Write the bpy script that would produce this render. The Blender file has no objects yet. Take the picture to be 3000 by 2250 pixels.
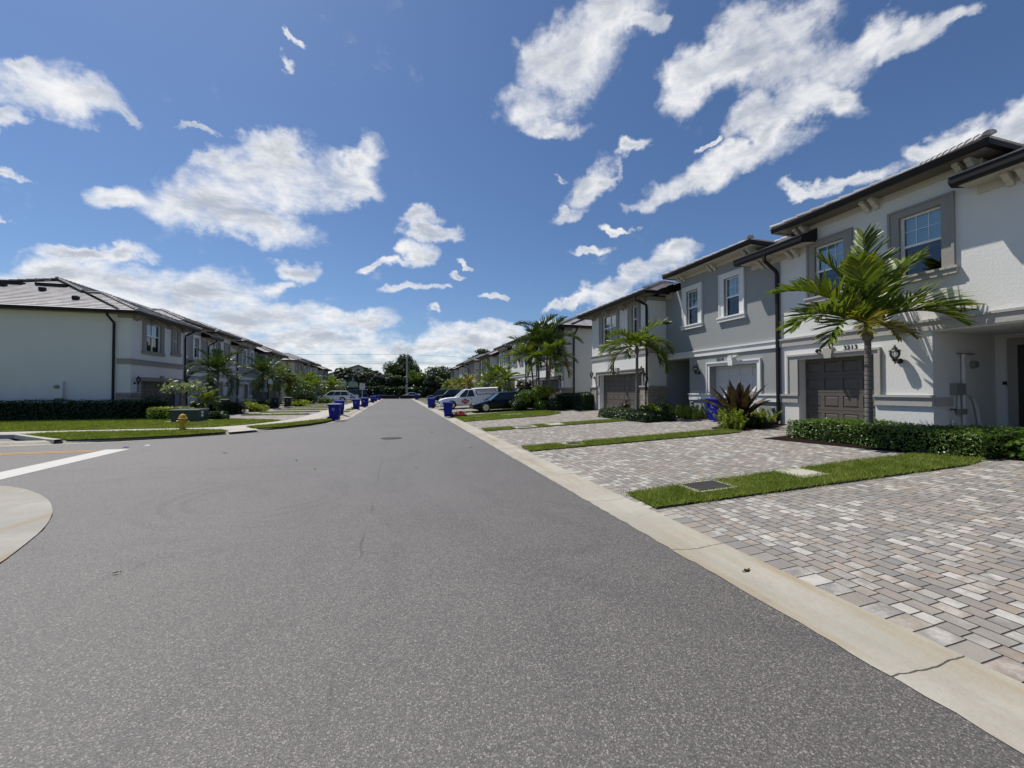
import bpy, bmesh, math, random
import numpy as np
from mathutils import Vector, Matrix
from mathutils.geometry import tessellate_polygon
random.seed(7); rng = np.random.default_rng(7)
SC = bpy.context.scene; COL = SC.collection
R = math.radians
# ------------------------------------------------------------- camera
CAMH = 1.6
cd = bpy.data.cameras.new("camera"); cam = bpy.data.objects.new("camera", cd); COL.objects.link(cam)
cd.sensor_width = 36; cd.lens = 14.16; cd.clip_end = 4000; cd.clip_start = .05
_d = Vector((-337/1180, -20/1180, 1)).normalized()        # street direction seen by the camera
_s = -_d.y/math.hypot(_d.y, _d.z); _c = _d.z/math.hypot(_d.y, _d.z)
_up = Vector((0, _c, _s)); _x = _up.cross(_d)
Rm = Matrix((_x, _d, _up))                                # rows: world axes in camera coords
cr, cu, cf = Rm @ Vector((1,0,0)), Rm @ Vector((0,1,0)), Rm @ Vector((0,0,1))
cam.matrix_world = Matrix(((cr.x, cu.x, -cf.x, 0), (cr.y, cu.y, -cf.y, 0), (cr.z, cu.z, -cf.z, CAMH), (0,0,0,1)))
SC.camera = cam
# ------------------------------------------------------------- light
SUND = Vector((-.297, .36, .883)).normalized()            # towards the sun
sl = bpy.data.lights.new("sun", 'SUN'); sl.energy = 5.0; sl.angle = R(.53); sl.color = (1, .955, .88)
so = bpy.data.objects.new("sun", sl); COL.objects.link(so)
so.rotation_euler = SUND.to_track_quat('Z', 'Y').to_euler()
SC.view_settings.view_transform = 'Standard'; SC.view_settings.look = 'None'
SC.view_settings.exposure = 0.12; SC.view_settings.gamma = 1
SC.cycles.max_bounces = 6; SC.cycles.diffuse_bounces = 3; SC.cycles.glossy_bounces = 3
SC.cycles.transparent_max_bounces = 6; SC.cycles.transmission_bounces = 3
SC.cycles.caustics_reflective = False; SC.cycles.caustics_refractive = False
SC.cycles.use_denoising = True

CL=[(7.15,1.53,0.61,3.53,7.67,-14.46,-0.018,-0.017),
(9.62,1.53,0.06,3.07,10.73,-20.98,-0.012,-0.01),
(9.7,4.29,-1.33,-1.62,7.6,-20.61,-0.02,-0.01),
(14.64,8.15,-1.47,-2.09,17.13,-47.54,-0.015,-0.011),
(6.95,2.5,-0.99,-2.36,9.01,-26.8,-0.024,-0.016),
(13.33,3.5,0.11,5.03,17.59,-30.98,-0.011,-0.011),
(14.16,-0.27,2.97,12.27,18.16,-31.71,-0.004,-0.005),
(21.76,3.36,-3.37,-2.07,17.45,-38.19,-0.005,-0.004),
(27.13,9.76,0.28,4.97,17.39,-32.21,-0.007,-0.006),
(18.52,15.57,-4.59,-6.65,10.96,-25.69,-0.015,-0.006),
(17.1,13.24,-4.37,-8.36,13.15,-31.86,-0.015,-0.007),
(27.21,20.45,-9.13,-34.55,28.57,-87.78,-0.009,-0.003),
(41.36,32.8,-4.7,-0.07,32.67,-50.75,-0.008,-0.005),
(32.89,23.33,0.53,10.39,36.38,-53.41,-0.009,-0.009),
(41.68,34.31,-10.41,-37.08,22.54,-114.78,-0.006,-0.001),
(118.82,85.51,1.95,17.84,62.47,-144.16,-0.002,-0.001),
(29.7,12.5,-1.86,10.69,85.45,-149.33,-0.006,-0.011),
(34.18,33.8,-32.98,-81.19,22.35,-58.99,-0.004,0),
(71.56,66.07,-58.99,-88.27,42.76,-80.8,-0.002,-0),
(10.77,-6.07,3.18,9.15,12.09,-20.2,0.004,-0.007),
(5.48,-7.91,6.15,10.03,4.35,-9.96,0.015,-0.012),
(7.39,-9.96,5.56,9.96,7.74,-12.75,0.014,-0.014),
(10.91,-5.81,2.09,13.76,22.84,-39.05,0.004,-0.005),
(13.51,-26.91,16.73,40.75,15.35,-41.25,0.006,-0.004),
(7.2,-11.99,5.74,11.51,5.67,-16.33,0.014,-0.009),
(5.21,-9.53,3.43,9.25,6.55,-15.1,0.022,-0.016),
(5.87,-11.22,3.03,8.19,7.11,-16.14,0.021,-0.015),
(7.5,-17.02,4.09,13.31,12,-25.88,0.017,-0.013),
(6.82,-19.76,5.3,21.81,10.54,-38.51,0.016,-0.01),
(8.37,-31.3,9.14,42.13,7.55,-66.28,0.011,-0.005),
(5.77,-12.62,6.13,15.16,0.44,-20.57,0.016,-0.004),
(15.71,-21.69,-0.28,4.97,17.43,-24.97,0.009,-0.008),
(8.14,-18.29,10.53,23.16,-4.79,-28.08,0.01,-0.001),
(6.32,-8.11,2.13,14.34,12.65,-38.25,0.017,-0.016),
(7.39,-8.06,3.3,12.14,6.52,-26.99,0.012,-0.007),
(12.8,-10.25,2.56,13.79,16.75,-48.79,0.006,-0.004),
(7.14,-8.77,9.16,19.15,0.44,-18.2,0.008,-0.003),
(18.76,-9.95,3.59,16.41,19.97,-58.01,0.002,-0.002),
(7.13,-15.59,19.08,70.8,-15.55,-41.7,0.006,-0.001),
(17.15,-22.56,15.6,48.2,11.8,-61.16,0.005,-0.003),
(113.02,-46.64,-0.23,11.15,39.04,-80.31,0,-0.001),
(8.22,-14.31,2.76,22.59,15.94,-69.25,0.014,-0.013),
(14.69,-18.8,-0.24,10.02,35.1,-71.72,0.008,-0.008),
(23.03,-27.62,7.63,41.47,40.8,-106.17,0.004,-0.004),
(4.9,-13.21,2.85,13.48,3.02,-33.25,0.022,-0.008),
(8.68,-26.53,5.3,12.89,3.73,-31.15,0.013,-0.003),
(13.03,-24.19,-0.33,9.79,34.32,-60.41,0.01,-0.011),
(16.92,-8.95,-0.07,9.04,31.67,-93.04,0.003,-0.002),
(38.96,-20.28,-7.74,-6.36,64.59,-134.23,0.001,-0.001),
(7.15,-6.29,3.06,11.93,1.91,-29.98,0.011,-0.003),
(6.84,-5.07,3.67,15.61,0.07,-32.08,0.009,-0.002),
(12.62,-7.01,5.06,27.71,3.88,-70.1,0.003,-0.001),
(13.41,-11.84,2.72,11.69,9.85,-48.2,0.006,-0.003),
(22.67,-2.83,4.04,17.71,23.95,-58.79,-0.002,-0.002),
(16.07,-0.36,-2.67,-3.55,20.82,-51.49,-0.004,-0.003),
(33.87,4.6,-17.85,-12.63,9.24,-25.35,-0.002,-0.001),
(17.68,-1.89,7.13,40.4,24.38,-79.01,-0.002,-0.002),
(32.56,-4.59,0.08,8.29,29.02,-100.82,-0.001,-0.001),
(40.29,-1.6,-14.1,-39.17,53.24,-142.99,-0.001,-0.001),
(18.15,-0.73,0.07,6.29,22.03,-91.42,-0.003,-0.002),
(24.8,-4.7,9.19,46.91,22.71,-106.23,-0.001,-0.001),
(43.47,-10.12,0.04,6.38,22.36,-98.68,-0,-0.001),
(60.9,-5.14,0.2,5.9,20.66,-112.1,-0.001,-0),
(18.78,4.88,-2.78,-5.08,11.48,-45.44,-0.007,-0.003),
(23.3,6.12,0.21,5.59,19.56,-73.68,-0.006,-0.003),
(29.86,8.79,0.28,3.81,13.32,-52.37,-0.005,-0.002),
(9.53,6.14,0.14,2.71,9.43,-33.45,-0.026,-0.017),
(24.24,12.65,0.32,5.52,19.31,-61.15,-0.009,-0.005),
(7.63,4.13,0.1,2.2,7.66,-30.84,-0.029,-0.019),
(6.74,2.85,0.07,1.47,5.12,-22.65,-0.028,-0.014),
(5.61,1.67,-0.38,-1.16,3.25,-22.91,-0.027,-0.007),
(11.27,1.13,0.07,1.77,6.2,-36.31,-0.009,-0.003),
(4.53,2.25,0.05,0.86,2.96,-21.61,-0.046,-0.018),
(4.21,0.84,0.03,0.81,2.83,-24.62,-0.03,-0.009),
(3.87,-0.19,0.01,1.19,4.15,-40.73,-0.015,-0.004),
(4.32,-0.94,0,0.91,3.2,-29.15,-0.004,-0.001),
(6.84,-2.47,1.01,5.67,2.77,-33.34,0.002,-0.001),
(12.59,-6.67,5.02,17.57,0,-46.34,0.003,-0.001),
(10.77,-2.34,0.01,1.91,6.7,-48.71,-0.001,-0.001),
(4.08,-1.92,-0.01,0.88,3.07,-40.12,0.009,-0.001),
(13.97,8.89,-0.75,-1.51,24.69,-93.8,-0.017,-0.017)]

def world():
    w = bpy.data.worlds.new("World"); SC.world = w; w.use_nodes = True
    nt = w.node_tree; nt.nodes.clear(); N = nt.nodes; L = nt.links
    def val(a, sock):
        if isinstance(a, (int, float)): sock.default_value = a
        elif isinstance(a, (tuple, list)): sock.default_value = a
        else: L.new(a, sock)
    def M(op, a, b=None, c=None, clamp=False):
        n = N.new('ShaderNodeMath'); n.operation = op; n.use_clamp = clamp
        for i, q in enumerate((a, b, c)):
            if q is not None: val(q, n.inputs[i])
        return n.outputs[0]
    def VM(op, a, b=None):
        n = N.new('ShaderNodeVectorMath'); n.operation = op; val(a, n.inputs[0])
        if b is not None: val(b, n.inputs[1])
        return n.outputs['Value'] if op == 'DOT_PRODUCT' else n.outputs[0]
    def MIX(f, a, b, dt='RGBA', mode='MIX'):
        n = N.new('ShaderNodeMix'); n.data_type = dt; n.blend_type = mode; i = 6 if dt == 'RGBA' else 2
        val(f, n.inputs[0]); val(a, n.inputs[i]); val(b, n.inputs[i+1]); return n.outputs[2 if dt == 'RGBA' else 0]
    def SS(x, a, b):
        n = N.new('ShaderNodeMapRange'); n.interpolation_type = 'SMOOTHSTEP'; n.clamp = True
        val(x, n.inputs[0]); n.inputs[1].default_value = a; n.inputs[2].default_value = b; return n.outputs[0]
    def NOISE(v, sc, det, ro, dist=0.0):
        n = N.new('ShaderNodeTexNoise'); L.new(v, n.inputs['Vector']); n.inputs['Scale'].default_value = sc
        n.inputs['Detail'].default_value = det; n.inputs['Roughness'].default_value = ro; n.inputs['Distortion'].default_value = dist
        return n
    tc = N.new('ShaderNodeTexCoord'); D = VM('NORMALIZE', tc.outputs['Generated'])
    sep = N.new('ShaderNodeSeparateXYZ'); L.new(D, sep.inputs[0]); ez = sep.outputs[2]
    # stretch the noise along the cloud layer: divide by height so that far clouds flatten
    inv = M('DIVIDE', 1.0, M('ADD', M('MAXIMUM', ez, 0.0), .28))
    pl = N.new('ShaderNodeCombineXYZ'); L.new(M('MULTIPLY', sep.outputs[0], inv), pl.inputs[0]); L.new(M('MULTIPLY', sep.outputs[1], inv), pl.inputs[1])
    L.new(M('MULTIPLY', ez, 2.2), pl.inputs[2]); P = pl.outputs[0]
    warp = NOISE(D, 7.5, 7, .58); w1 = VM('MULTIPLY', VM('SUBTRACT', warp.outputs['Color'], (.5,.5,.5)), (.20,.20,.13))
    Dw = VM('ADD', D, w1)
    acc = None
    for u1, u2, u3, v1, v2, v3, cU, cV in CL:
        a = M('SUBTRACT', VM('DOT_PRODUCT', Dw, (u1,u2,u3)), cU); b = M('SUBTRACT', VM('DOT_PRODUCT', Dw, (v1,v2,v3)), cV)
        r2 = M('MULTIPLY_ADD', a, a, M('MULTIPLY', b, b))
        acc = r2 if acc is None else M('SMOOTH_MIN', acc, r2, .25)
    F = M('SUBTRACT', 1.30, M('MINIMUM', acc, 3.0))
    n1 = NOISE(P, 4.2, 10, .66, .3).outputs[0]; n2 = NOISE(D, 15.0, 9, .62, .15).outputs[0]
    # far cloud bank close to the horizon all the way round
    band = M('MULTIPLY', SS(ez, -.02, .03), M('SUBTRACT', 1.0, SS(ez, .05, .15)))
    F = M('MAXIMUM', F, M('MULTIPLY_ADD', band, 1.5, -.55))
    nn = M('ADD', M('MULTIPLY', M('SUBTRACT', n1, .5), 2.4), M('MULTIPLY', M('SUBTRACT', n2, .5), 2.3))
    dens = M('ADD', F, nn)
    al = SS(dens, -.15, 1.55)
    # sunlit rims, greyer thick middles
    sh = VM('ADD', P, (-.05, .06, .05)); n3 = NOISE(sh, 4.2, 6, .66, .3).outputs[0]
    relief = M('MULTIPLY', M('SUBTRACT', n3, n1), 2.6)
    thick = SS(M('ADD', M('MULTIPLY_ADD', n2, -1.7, M('ADD', dens, .85)), relief), .75, 1.65)
    cl = MIX(thick, (CW[0],)*3+(1,), CW[1]+(1,))
    sky = N.new('ShaderNodeTexSky'); sky.sky_type = 'NISHITA'; sky.sun_disc = False
    sky.sun_elevation = math.asin(SUND.z); sky.sun_rotation = math.atan2(SUND.x, SUND.y)
    sky.altitude = 0; sky.air_density = 1.0; sky.dust_density = .6; sky.ozone_density = 3.0
    st = MIX(1.0, sky.outputs[0], TINT+(1,), mode='MULTIPLY')
    up = SS(ez, 0.0, .55); st = MIX(up, st, MIX(1.0, st, TOPT+(1,), mode='MULTIPLY'))
    out = MIX(M('MULTIPLY', al, .97), st, cl)
    bg = N.new('ShaderNodeBackground'); L.new(out, bg.inputs[0]); bg.inputs[1].default_value = SKYS
    wo = N.new('ShaderNodeOutputWorld'); L.new(bg.outputs[0], wo.inputs[0])
    w.cycles.sampling_method = 'MANUAL'; w.cycles.sample_map_resolution = 512
SKYS = .085; TINT = (.75, .885, 1.06); TOPT = (.95, .97, .98); CW = (10.2, (5.3, 5.75, 6.5))
world()

# ------------------------------------------------------------- helpers
def tag(o, label=None, cat=None, group=None, kind=None):
    if label: o['label'] = label
    if cat: o['category'] = cat
    if group: o['group'] = group
    if kind: o['kind'] = kind
    return o
def thing(name, label, cat, loc=(0,0,0), rz=0, group=None):
    o = bpy.data.objects.new(name, None); COL.objects.link(o); o.location = loc; o.rotation_euler = (0,0,rz)
    o.empty_display_size = .2
    return tag(o, label, cat, group)
def copy_tree(o, parent=None):
    c = o.copy(); COL.objects.link(c)
    if parent is not None: c.parent = parent
    for ch in list(o.children): copy_tree(ch, c)
    return c
def put(o, loc, rz=0, label=None, group=None, sc=None):
    o.location = loc; o.rotation_euler = (0,0,rz)
    if sc: o.scale = (sc,)*3 if isinstance(sc, (int,float)) else sc
    if label: o['label'] = label
    if group: o['group'] = group
    return o
class MB:
    def __init__(s): s.v = []; s.f = []; s.m = []; s.mi = 0
    def mat(s, i): s.mi = i; return s
    def add(s, vs, fs):
        b = len(s.v); s.v += [tuple(p) for p in vs]; s.f += [tuple(b+i for i in f) for f in fs]; s.m += [s.mi]*len(fs); return s
    def face(s, pts, n=None):
        pts = [Vector(p) for p in pts]
        if n is not None:
            nn = Vector((0,0,0))
            for i in range(1, len(pts)-1): nn += (pts[i]-pts[0]).cross(pts[i+1]-pts[0])
            if nn.dot(Vector(n)) < 0: pts = pts[::-1]
        return s.add(pts, [tuple(range(len(pts)))])
    def box(s, x0, x1, y0, y1, z0, z1):
        x0,x1 = min(x0,x1),max(x0,x1); y0,y1 = min(y0,y1),max(y0,y1); z0,z1 = min(z0,z1),max(z0,z1)
        return s.add([(x0,y0,z0),(x1,y0,z0),(x1,y1,z0),(x0,y1,z0),(x0,y0,z1),(x1,y0,z1),(x1,y1,z1),(x0,y1,z1)],
            [(0,3,2,1),(4,5,6,7),(0,1,5,4),(1,2,6,5),(2,3,7,6),(3,0,4,7)])
    def frustum(s, c, h0, h1, z0, z1):      # tapered block: half sizes h0 at z0, h1 at z1
        x,y = c
        return s.add([(x-h0[0],y-h0[1],z0),(x+h0[0],y-h0[1],z0),(x+h0[0],y+h0[1],z0),(x-h0[0],y+h0[1],z0),
            (x-h1[0],y-h1[1],z1),(x+h1[0],y-h1[1],z1),(x+h1[0],y+h1[1],z1),(x-h1[0],y+h1[1],z1)],
            [(0,3,2,1),(4,5,6,7),(0,1,5,4),(1,2,6,5),(2,3,7,6),(3,0,4,7)])
    def rings(s, rs, closed_ends=True):     # loft of equal-length vertex rings
        n = len(rs[0]); b = len(s.v)
        for r in rs: s.v += [tuple(p) for p in r]
        for i in range(len(rs)-1):
            for k in range(n):
                k2 = (k+1) % n; s.f.append((b+i*n+k, b+i*n+k2, b+(i+1)*n+k2, b+(i+1)*n+k)); s.m.append(s.mi)
        if closed_ends:
            s.f.append(tuple(b+k for k in range(n))[::-1]); s.m.append(s.mi)
            s.f.append(tuple(b+(len(rs)-1)*n+k for k in range(n))); s.m.append(s.mi)
        return s
    def lathe(s, prof, c=(0,0,0), n=12, axis='z'):
        rs = []
        for r, h in prof:
            ring = []
            for k in range(n):
                a = 2*math.pi*k/n; p = (r*math.cos(a), r*math.sin(a), h)
                if axis == 'x': p = (h, r*math.cos(a), r*math.sin(a))
                if axis == 'y': p = (r*math.sin(a), h, r*math.cos(a))
                ring.append((c[0]+p[0], c[1]+p[1], c[2]+p[2]))
            rs.append(ring)
        return s.rings(rs)
    def tube(s, pts, rad, n=6, rot=0):
        pts = [Vector(p) for p in pts]; rs = []
        if not isinstance(rad, (list, tuple)): rad = [rad]*len(pts)
        for i, p in enumerate(pts):
            t = ((pts[min(i+1, len(pts)-1)]-p).normalized() + (p-pts[max(i-1, 0)]).normalized())
            t.normalize(); a = Vector((0,0,1)) if abs(t.z) < .9 else Vector((1,0,0))
            u = t.cross(a).normalized(); w = t.cross(u)
            rs.append([p + (u*math.cos(rot+2*math.pi*k/n) + w*math.sin(rot+2*math.pi*k/n))*rad[i] for k in range(n)])
        return s.rings(rs)
    def prism(s, prof, y0, y1, f=None):     # profile [(x,z)] extruded along y, optional point map
        g = f or (lambda x,y,z: (x,y,z)); n = len(prof)
        return s.rings([[g(x,y0,z) for x,z in prof], [g(x,y1,z) for x,z in prof]])
    def build(s, name, mats, parent=None, smooth=False, loc=None, fix=True):
        me = bpy.data.meshes.new(name); me.from_pydata(s.v, [], s.f)
        for m in (mats if isinstance(mats, (list, tuple)) else [mats]): me.materials.append(m)
        if any(s.m): me.polygons.foreach_set('material_index', s.m)
        if fix:
            bm = bmesh.new(); bm.from_mesh(me); bmesh.ops.recalc_face_normals(bm, faces=bm.faces); bm.to_mesh(me); bm.free()
        if smooth: me.polygons.foreach_set('use_smooth', [True]*len(me.polygons))
        me.update()
        return link(name, me, parent, loc)
def wm(q):
    B = Matrix.LocRotScale(q.location, q.rotation_euler, q.scale)
    return wm(q.parent) @ q.matrix_parent_inverse @ B if q.parent else B
def link(name, me, parent=None, loc=None):
    o = bpy.data.objects.new(name, me); COL.objects.link(o)
    if loc is not None: o.location = loc
    if parent is not None:
        o.parent = parent
        if ABS[0]: o.matrix_parent_inverse = wm(parent).inverted()   # children are modelled in world space
    return o
ABS = [False]
def quads(name, V, mats, parent=None, mi=None, smooth=False, loc=None):   # V: (n,4,3)
    n = len(V); me = bpy.data.meshes.new(name)
    me.vertices.add(n*4); me.vertices.foreach_set('co', np.asarray(V, np.float32).ravel())
    me.loops.add(n*4); me.loops.foreach_set('vertex_index', np.arange(n*4, dtype=np.int32))
    me.polygons.add(n); me.polygons.foreach_set('loop_start', np.arange(0, n*4, 4, dtype=np.int32))
    for m in (mats if isinstance(mats, (list, tuple)) else [mats]): me.materials.append(m)
    if mi is not None: me.polygons.foreach_set('material_index', np.asarray(mi, np.int32))
    me.update(calc_edges=True)
    return link(name, me, parent, loc)
def sheet(name, pts, z, mat, kind='structure', zf=None):
    pts = [Vector((p[0], p[1], (zf(p[0], p[1]) if zf else 0) + z)) for p in pts]
    tris = tessellate_polygon([pts]); me = bpy.data.meshes.new(name)
    fs = []
    for t in tris:
        a, b, c = (pts[i] for i in t)
        fs.append(t if (b-a).cross(c-a).z > 0 else t[::-1])
    me.from_pydata(pts, [], fs); me.materials.append(mat); me.update()
    o = bpy.data.objects.new(name, me); COL.objects.link(o); o['kind'] = kind
    return o
def text(name, s, size, loc, axes, mat, parent=None, ext=.008, align='CENTER'):
    c = bpy.data.curves.new(name, 'FONT'); c.body = s; c.size = size; c.extrude = ext; c.align_x = align; c.align_y = 'CENTER'
    c.materials.append(mat); tmp = bpy.data.objects.new("tmp", c); COL.objects.link(tmp)
    me = bpy.data.meshes.new_from_object(tmp, depsgraph=bpy.context.evaluated_depsgraph_get()); bpy.data.objects.remove(tmp); bpy.data.curves.remove(c)
    x, y, z = (Vector(a) for a in axes)
    me.transform(Matrix(((x.x,y.x,z.x,loc[0]),(x.y,y.y,z.y,loc[1]),(x.z,y.z,z.z,loc[2]),(0,0,0,1)))); me.name = name
    return link(name, me, parent)


# ------------------------------------------------------------- materials
class NB:
    def __init__(s, name):
        s.m = bpy.data.materials.new(name); s.m.use_nodes = True; s.nt = s.m.node_tree; s.nt.nodes.clear()
        s.out = s.n('OutputMaterial'); s.geo = s.n('NewGeometry'); s.pos = s.geo.outputs['Position']
    def n(s, t, **k):
        x = s.nt.nodes.new('ShaderNode'+t)
        for a, b in k.items(): setattr(x, a, b)
        return x
    def lk(s, a, b):
        if isinstance(a, (int, float)): b.default_value = a
        elif isinstance(a, (tuple, list)): b.default_value = tuple(a) + ((1,) if len(a) == 3 and b.type == 'RGBA' else ())
        else: s.nt.links.new(a, b)
    def noise(s, sc, det=4, ro=.55, v=None, dist=0, col=False):
        x = s.n('TexNoise'); s.lk(v if v is not None else s.pos, x.inputs['Vector'])
        x.inputs['Scale'].default_value = sc; x.inputs['Detail'].default_value = det; x.inputs['Roughness'].default_value = ro
        x.inputs['Distortion'].default_value = dist
        return x.outputs[1 if col else 0]
    def vor(s, sc, feat='F1', out='Distance', v=None, rnd=1):
        x = s.n('TexVoronoi', feature=feat); s.lk(v if v is not None else s.pos, x.inputs['Vector']); x.inputs['Scale'].default_value = sc
        x.inputs['Randomness'].default_value = rnd
        return x.outputs[out]
    def math(s, op, a, b=None, c=None, clamp=False):
        x = s.n('Math', operation=op, use_clamp=clamp)
        for i, q in enumerate((a,b,c)):
            if q is not None: s.lk(q, x.inputs[i])
        return x.outputs[0]
    def ss(s, x, a, b, lo=0, hi=1):
        n = s.n('MapRange', interpolation_type='SMOOTHSTEP', clamp=True); s.lk(x, n.inputs[0])
        for i, q in enumerate((a,b,lo,hi)): n.inputs[i+1].default_value = q
        return n.outputs[0]
    def mix(s, f, a, b, mode='MIX'):
        x = s.n('Mix', data_type='RGBA', blend_type=mode); s.lk(f, x.inputs[0]); s.lk(a, x.inputs[6]); s.lk(b, x.inputs[7]); return x.outputs[2]
    def ramp(s, f, stops, interp='LINEAR'):
        x = s.n('ValToRGB'); s.lk(f, x.inputs[0]); cr_ = x.color_ramp; cr_.interpolation = interp
        while len(cr_.elements) < len(stops): cr_.elements.new(.5)
        for e, (p, c) in zip(cr_.elements, stops): e.position = p; e.color = tuple(c) + (1,)
        return x.outputs[0]
    def bump(s, h, strength=.5, dist=.02, normal=None):
        x = s.n('Bump'); s.lk(h, x.inputs['Height']); x.inputs['Strength'].default_value = strength; x.inputs['Distance'].default_value = dist
        if normal is not None: s.lk(normal, x.inputs['Normal'])
        return x.outputs[0]
    def xyz(s, v=None):
        x = s.n('SeparateXYZ'); s.lk(v if v is not None else s.pos, x.inputs[0]); return x.outputs
    def comb(s, a, b, c):
        x = s.n('CombineXYZ')
        for i, q in enumerate((a,b,c)): s.lk(q, x.inputs[i])
        return x.outputs[0]
    def bsdf(s, col, rough=.6, nrm=None, spec=.5, metal=0, **k):
        p = s.n('BsdfPrincipled'); s.lk(col, p.inputs['Base Color']); s.lk(rough, p.inputs['Roughness'])
        p.inputs['Specular IOR Level'].default_value = spec; p.inputs['Metallic'].default_value = metal
        for a, b in k.items(): s.lk(b, p.inputs[a.replace('_', ' ')])
        if nrm is not None: s.lk(nrm, p.inputs['Normal'])
        return p.outputs[0]
    def done(s, sh): s.nt.links.new(sh, s.out.inputs[0]); return s.m
MC = {}
def plain(name, col, rough=.5, spec=.5, metal=0, var=.0, bump=0, bsc=40):
    b = NB(name); c = col
    if var: c = b.mix(b.noise(3, 5), tuple(x*(1-var) for x in col), tuple(min(1, x*(1+var)) for x in col))
    n = b.bump(b.noise(bsc, 4), .5, bump) if bump else None
    return b.done(b.bsdf(c, rough, n, spec, metal))
def stucco(name, col):
    b = NB(name)
    big = b.noise(.6, 4, .6); v = b.n('Mapping'); b.lk(b.pos, v.inputs[0]); v.inputs[3].default_value = (1.6, 1.6, .35)
    streak = b.noise(1.2, 5, .6, v=v.outputs[0])
    c = b.mix(b.math('MULTIPLY', b.ss(big, .35, .7), .55), tuple(x*.97 for x in col), tuple(min(1, x*1.04) for x in col))
    c = b.mix(b.ss(streak, .52, .8, 0, .25), c, tuple(x*.86 for x in col))
    w = b.n('Mapping'); b.lk(b.pos, w.inputs[0]); w.inputs[3].default_value = (1, 1, .62)
    tex = b.ss(b.noise(24, 5, .6, v=w.outputs[0], dist=.4), .46, .62); fine = b.noise(60, 3)
    h = b.math('ADD', b.math('MULTIPLY', tex, .7), b.math('MULTIPLY', fine, .3))
    c = b.mix(b.math('MULTIPLY', tex, .10), c, tuple(min(1, x*1.08) for x in col))
    return b.done(b.bsdf(c, .9, b.bump(h, .3, .007), .25))
MC['white'] = stucco('white_stucco', (.68, .675, .65))
MC['grey'] = stucco('grey_stucco', (.29, .302, .298))
MC['beige'] = stucco('beige_stucco', (.50, .47, .42))
MC['taupe'] = stucco('taupe_trim', (.30, .285, .265))
MC['taupe_light'] = stucco('taupe_light', (.40, .385, .36))
MC['cream'] = stucco('cream_trim', (.55, .52, .455))
MC['whitetrim'] = stucco('white_trim', (.72, .72, .70))
MC['brown'] = plain('brown_metal', (.012, .010, .010), .5, .25, 0, .1)
MC['soffit_brown'] = plain('soffit_taupe', (.17, .155, .13), .8, .2, 0, .08)
MC['vinyl'] = plain('white_vinyl', (.8, .8, .8), .35)
MC['garage_brown'] = plain('garage_taupe', (.105, .092, .080), .5, .4, 0, .06)
MC['garage_white'] = plain('garage_white', (.66, .65, .62), .5, .4, 0, .03)
MC['door_dark'] = plain('door_dark', (.02, .018, .017), .4)
MC['black'] = plain('black_metal', (.012, .012, .013), .4)
MC['rubber'] = plain('rubber', (.018, .018, .018), .8, .3)
MC['glassbulb'] = plain('lamp_glass', (.55, .55, .52), .1)
MC['pvc'] = plain('white_pvc', (.6, .6, .58), .4)
MC['greybox'] = plain('grey_enamel', (.22, .22, .2), .5)
MC['digits'] = plain('digit_black', (.012, .012, .012), .5)
def glass(name, tint, body, bump=0):
    b = NB(name)
    fr = b.n('Fresnel'); fr.inputs[0].default_value = 1.5
    tr = b.n('BsdfTransparent'); tr.inputs[0].default_value = tint + (1,)
    gl = b.n('BsdfGlossy'); gl.inputs['Roughness'].default_value = .01; gl.inputs[0].default_value = (.9, .95, 1, 1)
    b.lk(b.bump(b.noise(1.3, 2), .25, .02), gl.inputs['Normal'])
    mx = b.n('MixShader'); b.lk(b.math('ADD', fr.outputs[0], body, clamp=True), mx.inputs[0]); b.nt.links.new(tr.outputs[0], mx.inputs[1]); b.nt.links.new(gl.outputs[0], mx.inputs[2])
    return b.done(mx.outputs[0])
MC['pane'] = glass('window_glass', (.62, .80, .82), .14)
MC['pane_low'] = glass('window_glass_low', (.22, .24, .26), .05)
def blindm():
    b = NB('blind'); z = b.xyz()[2]
    f = b.math('FRACT', b.math('MULTIPLY', z, 17))
    c = b.mix(b.ss(f, .05, .35), (.35,.40,.42), (.80,.84,.85))
    return b.done(b.bsdf(c, .6))
MC['blind'] = blindm()
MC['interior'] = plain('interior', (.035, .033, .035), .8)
def tilem():
    b = NB('roof_tile'); nrm = b.geo.outputs['Normal']
    x, y, z = b.xyz()
    # flat tiles: random tone per tile
    u = b.math('ADD', x, y)
    cell = b.vor(2.3, out='Color', v=b.comb(b.math('MULTIPLY', x, 1.0), b.math('MULTIPLY', y, 1.0), 0.0))
    sp = b.n('SeparateColor'); b.lk(cell, sp.inputs[0])
    c = b.ramp(sp.outputs[0], [(0, (.32,.30,.295)), (.5, (.40,.38,.37)), (1, (.48,.455,.44))])
    c = b.mix(b.ss(b.noise(7, 4), .45, .75), c, (.27,.255,.25))
    return b.done(b.bsdf(c, .75, b.bump(b.noise(50, 3), .3, .01), .4))
MC['tile'] = tilem()
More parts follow.
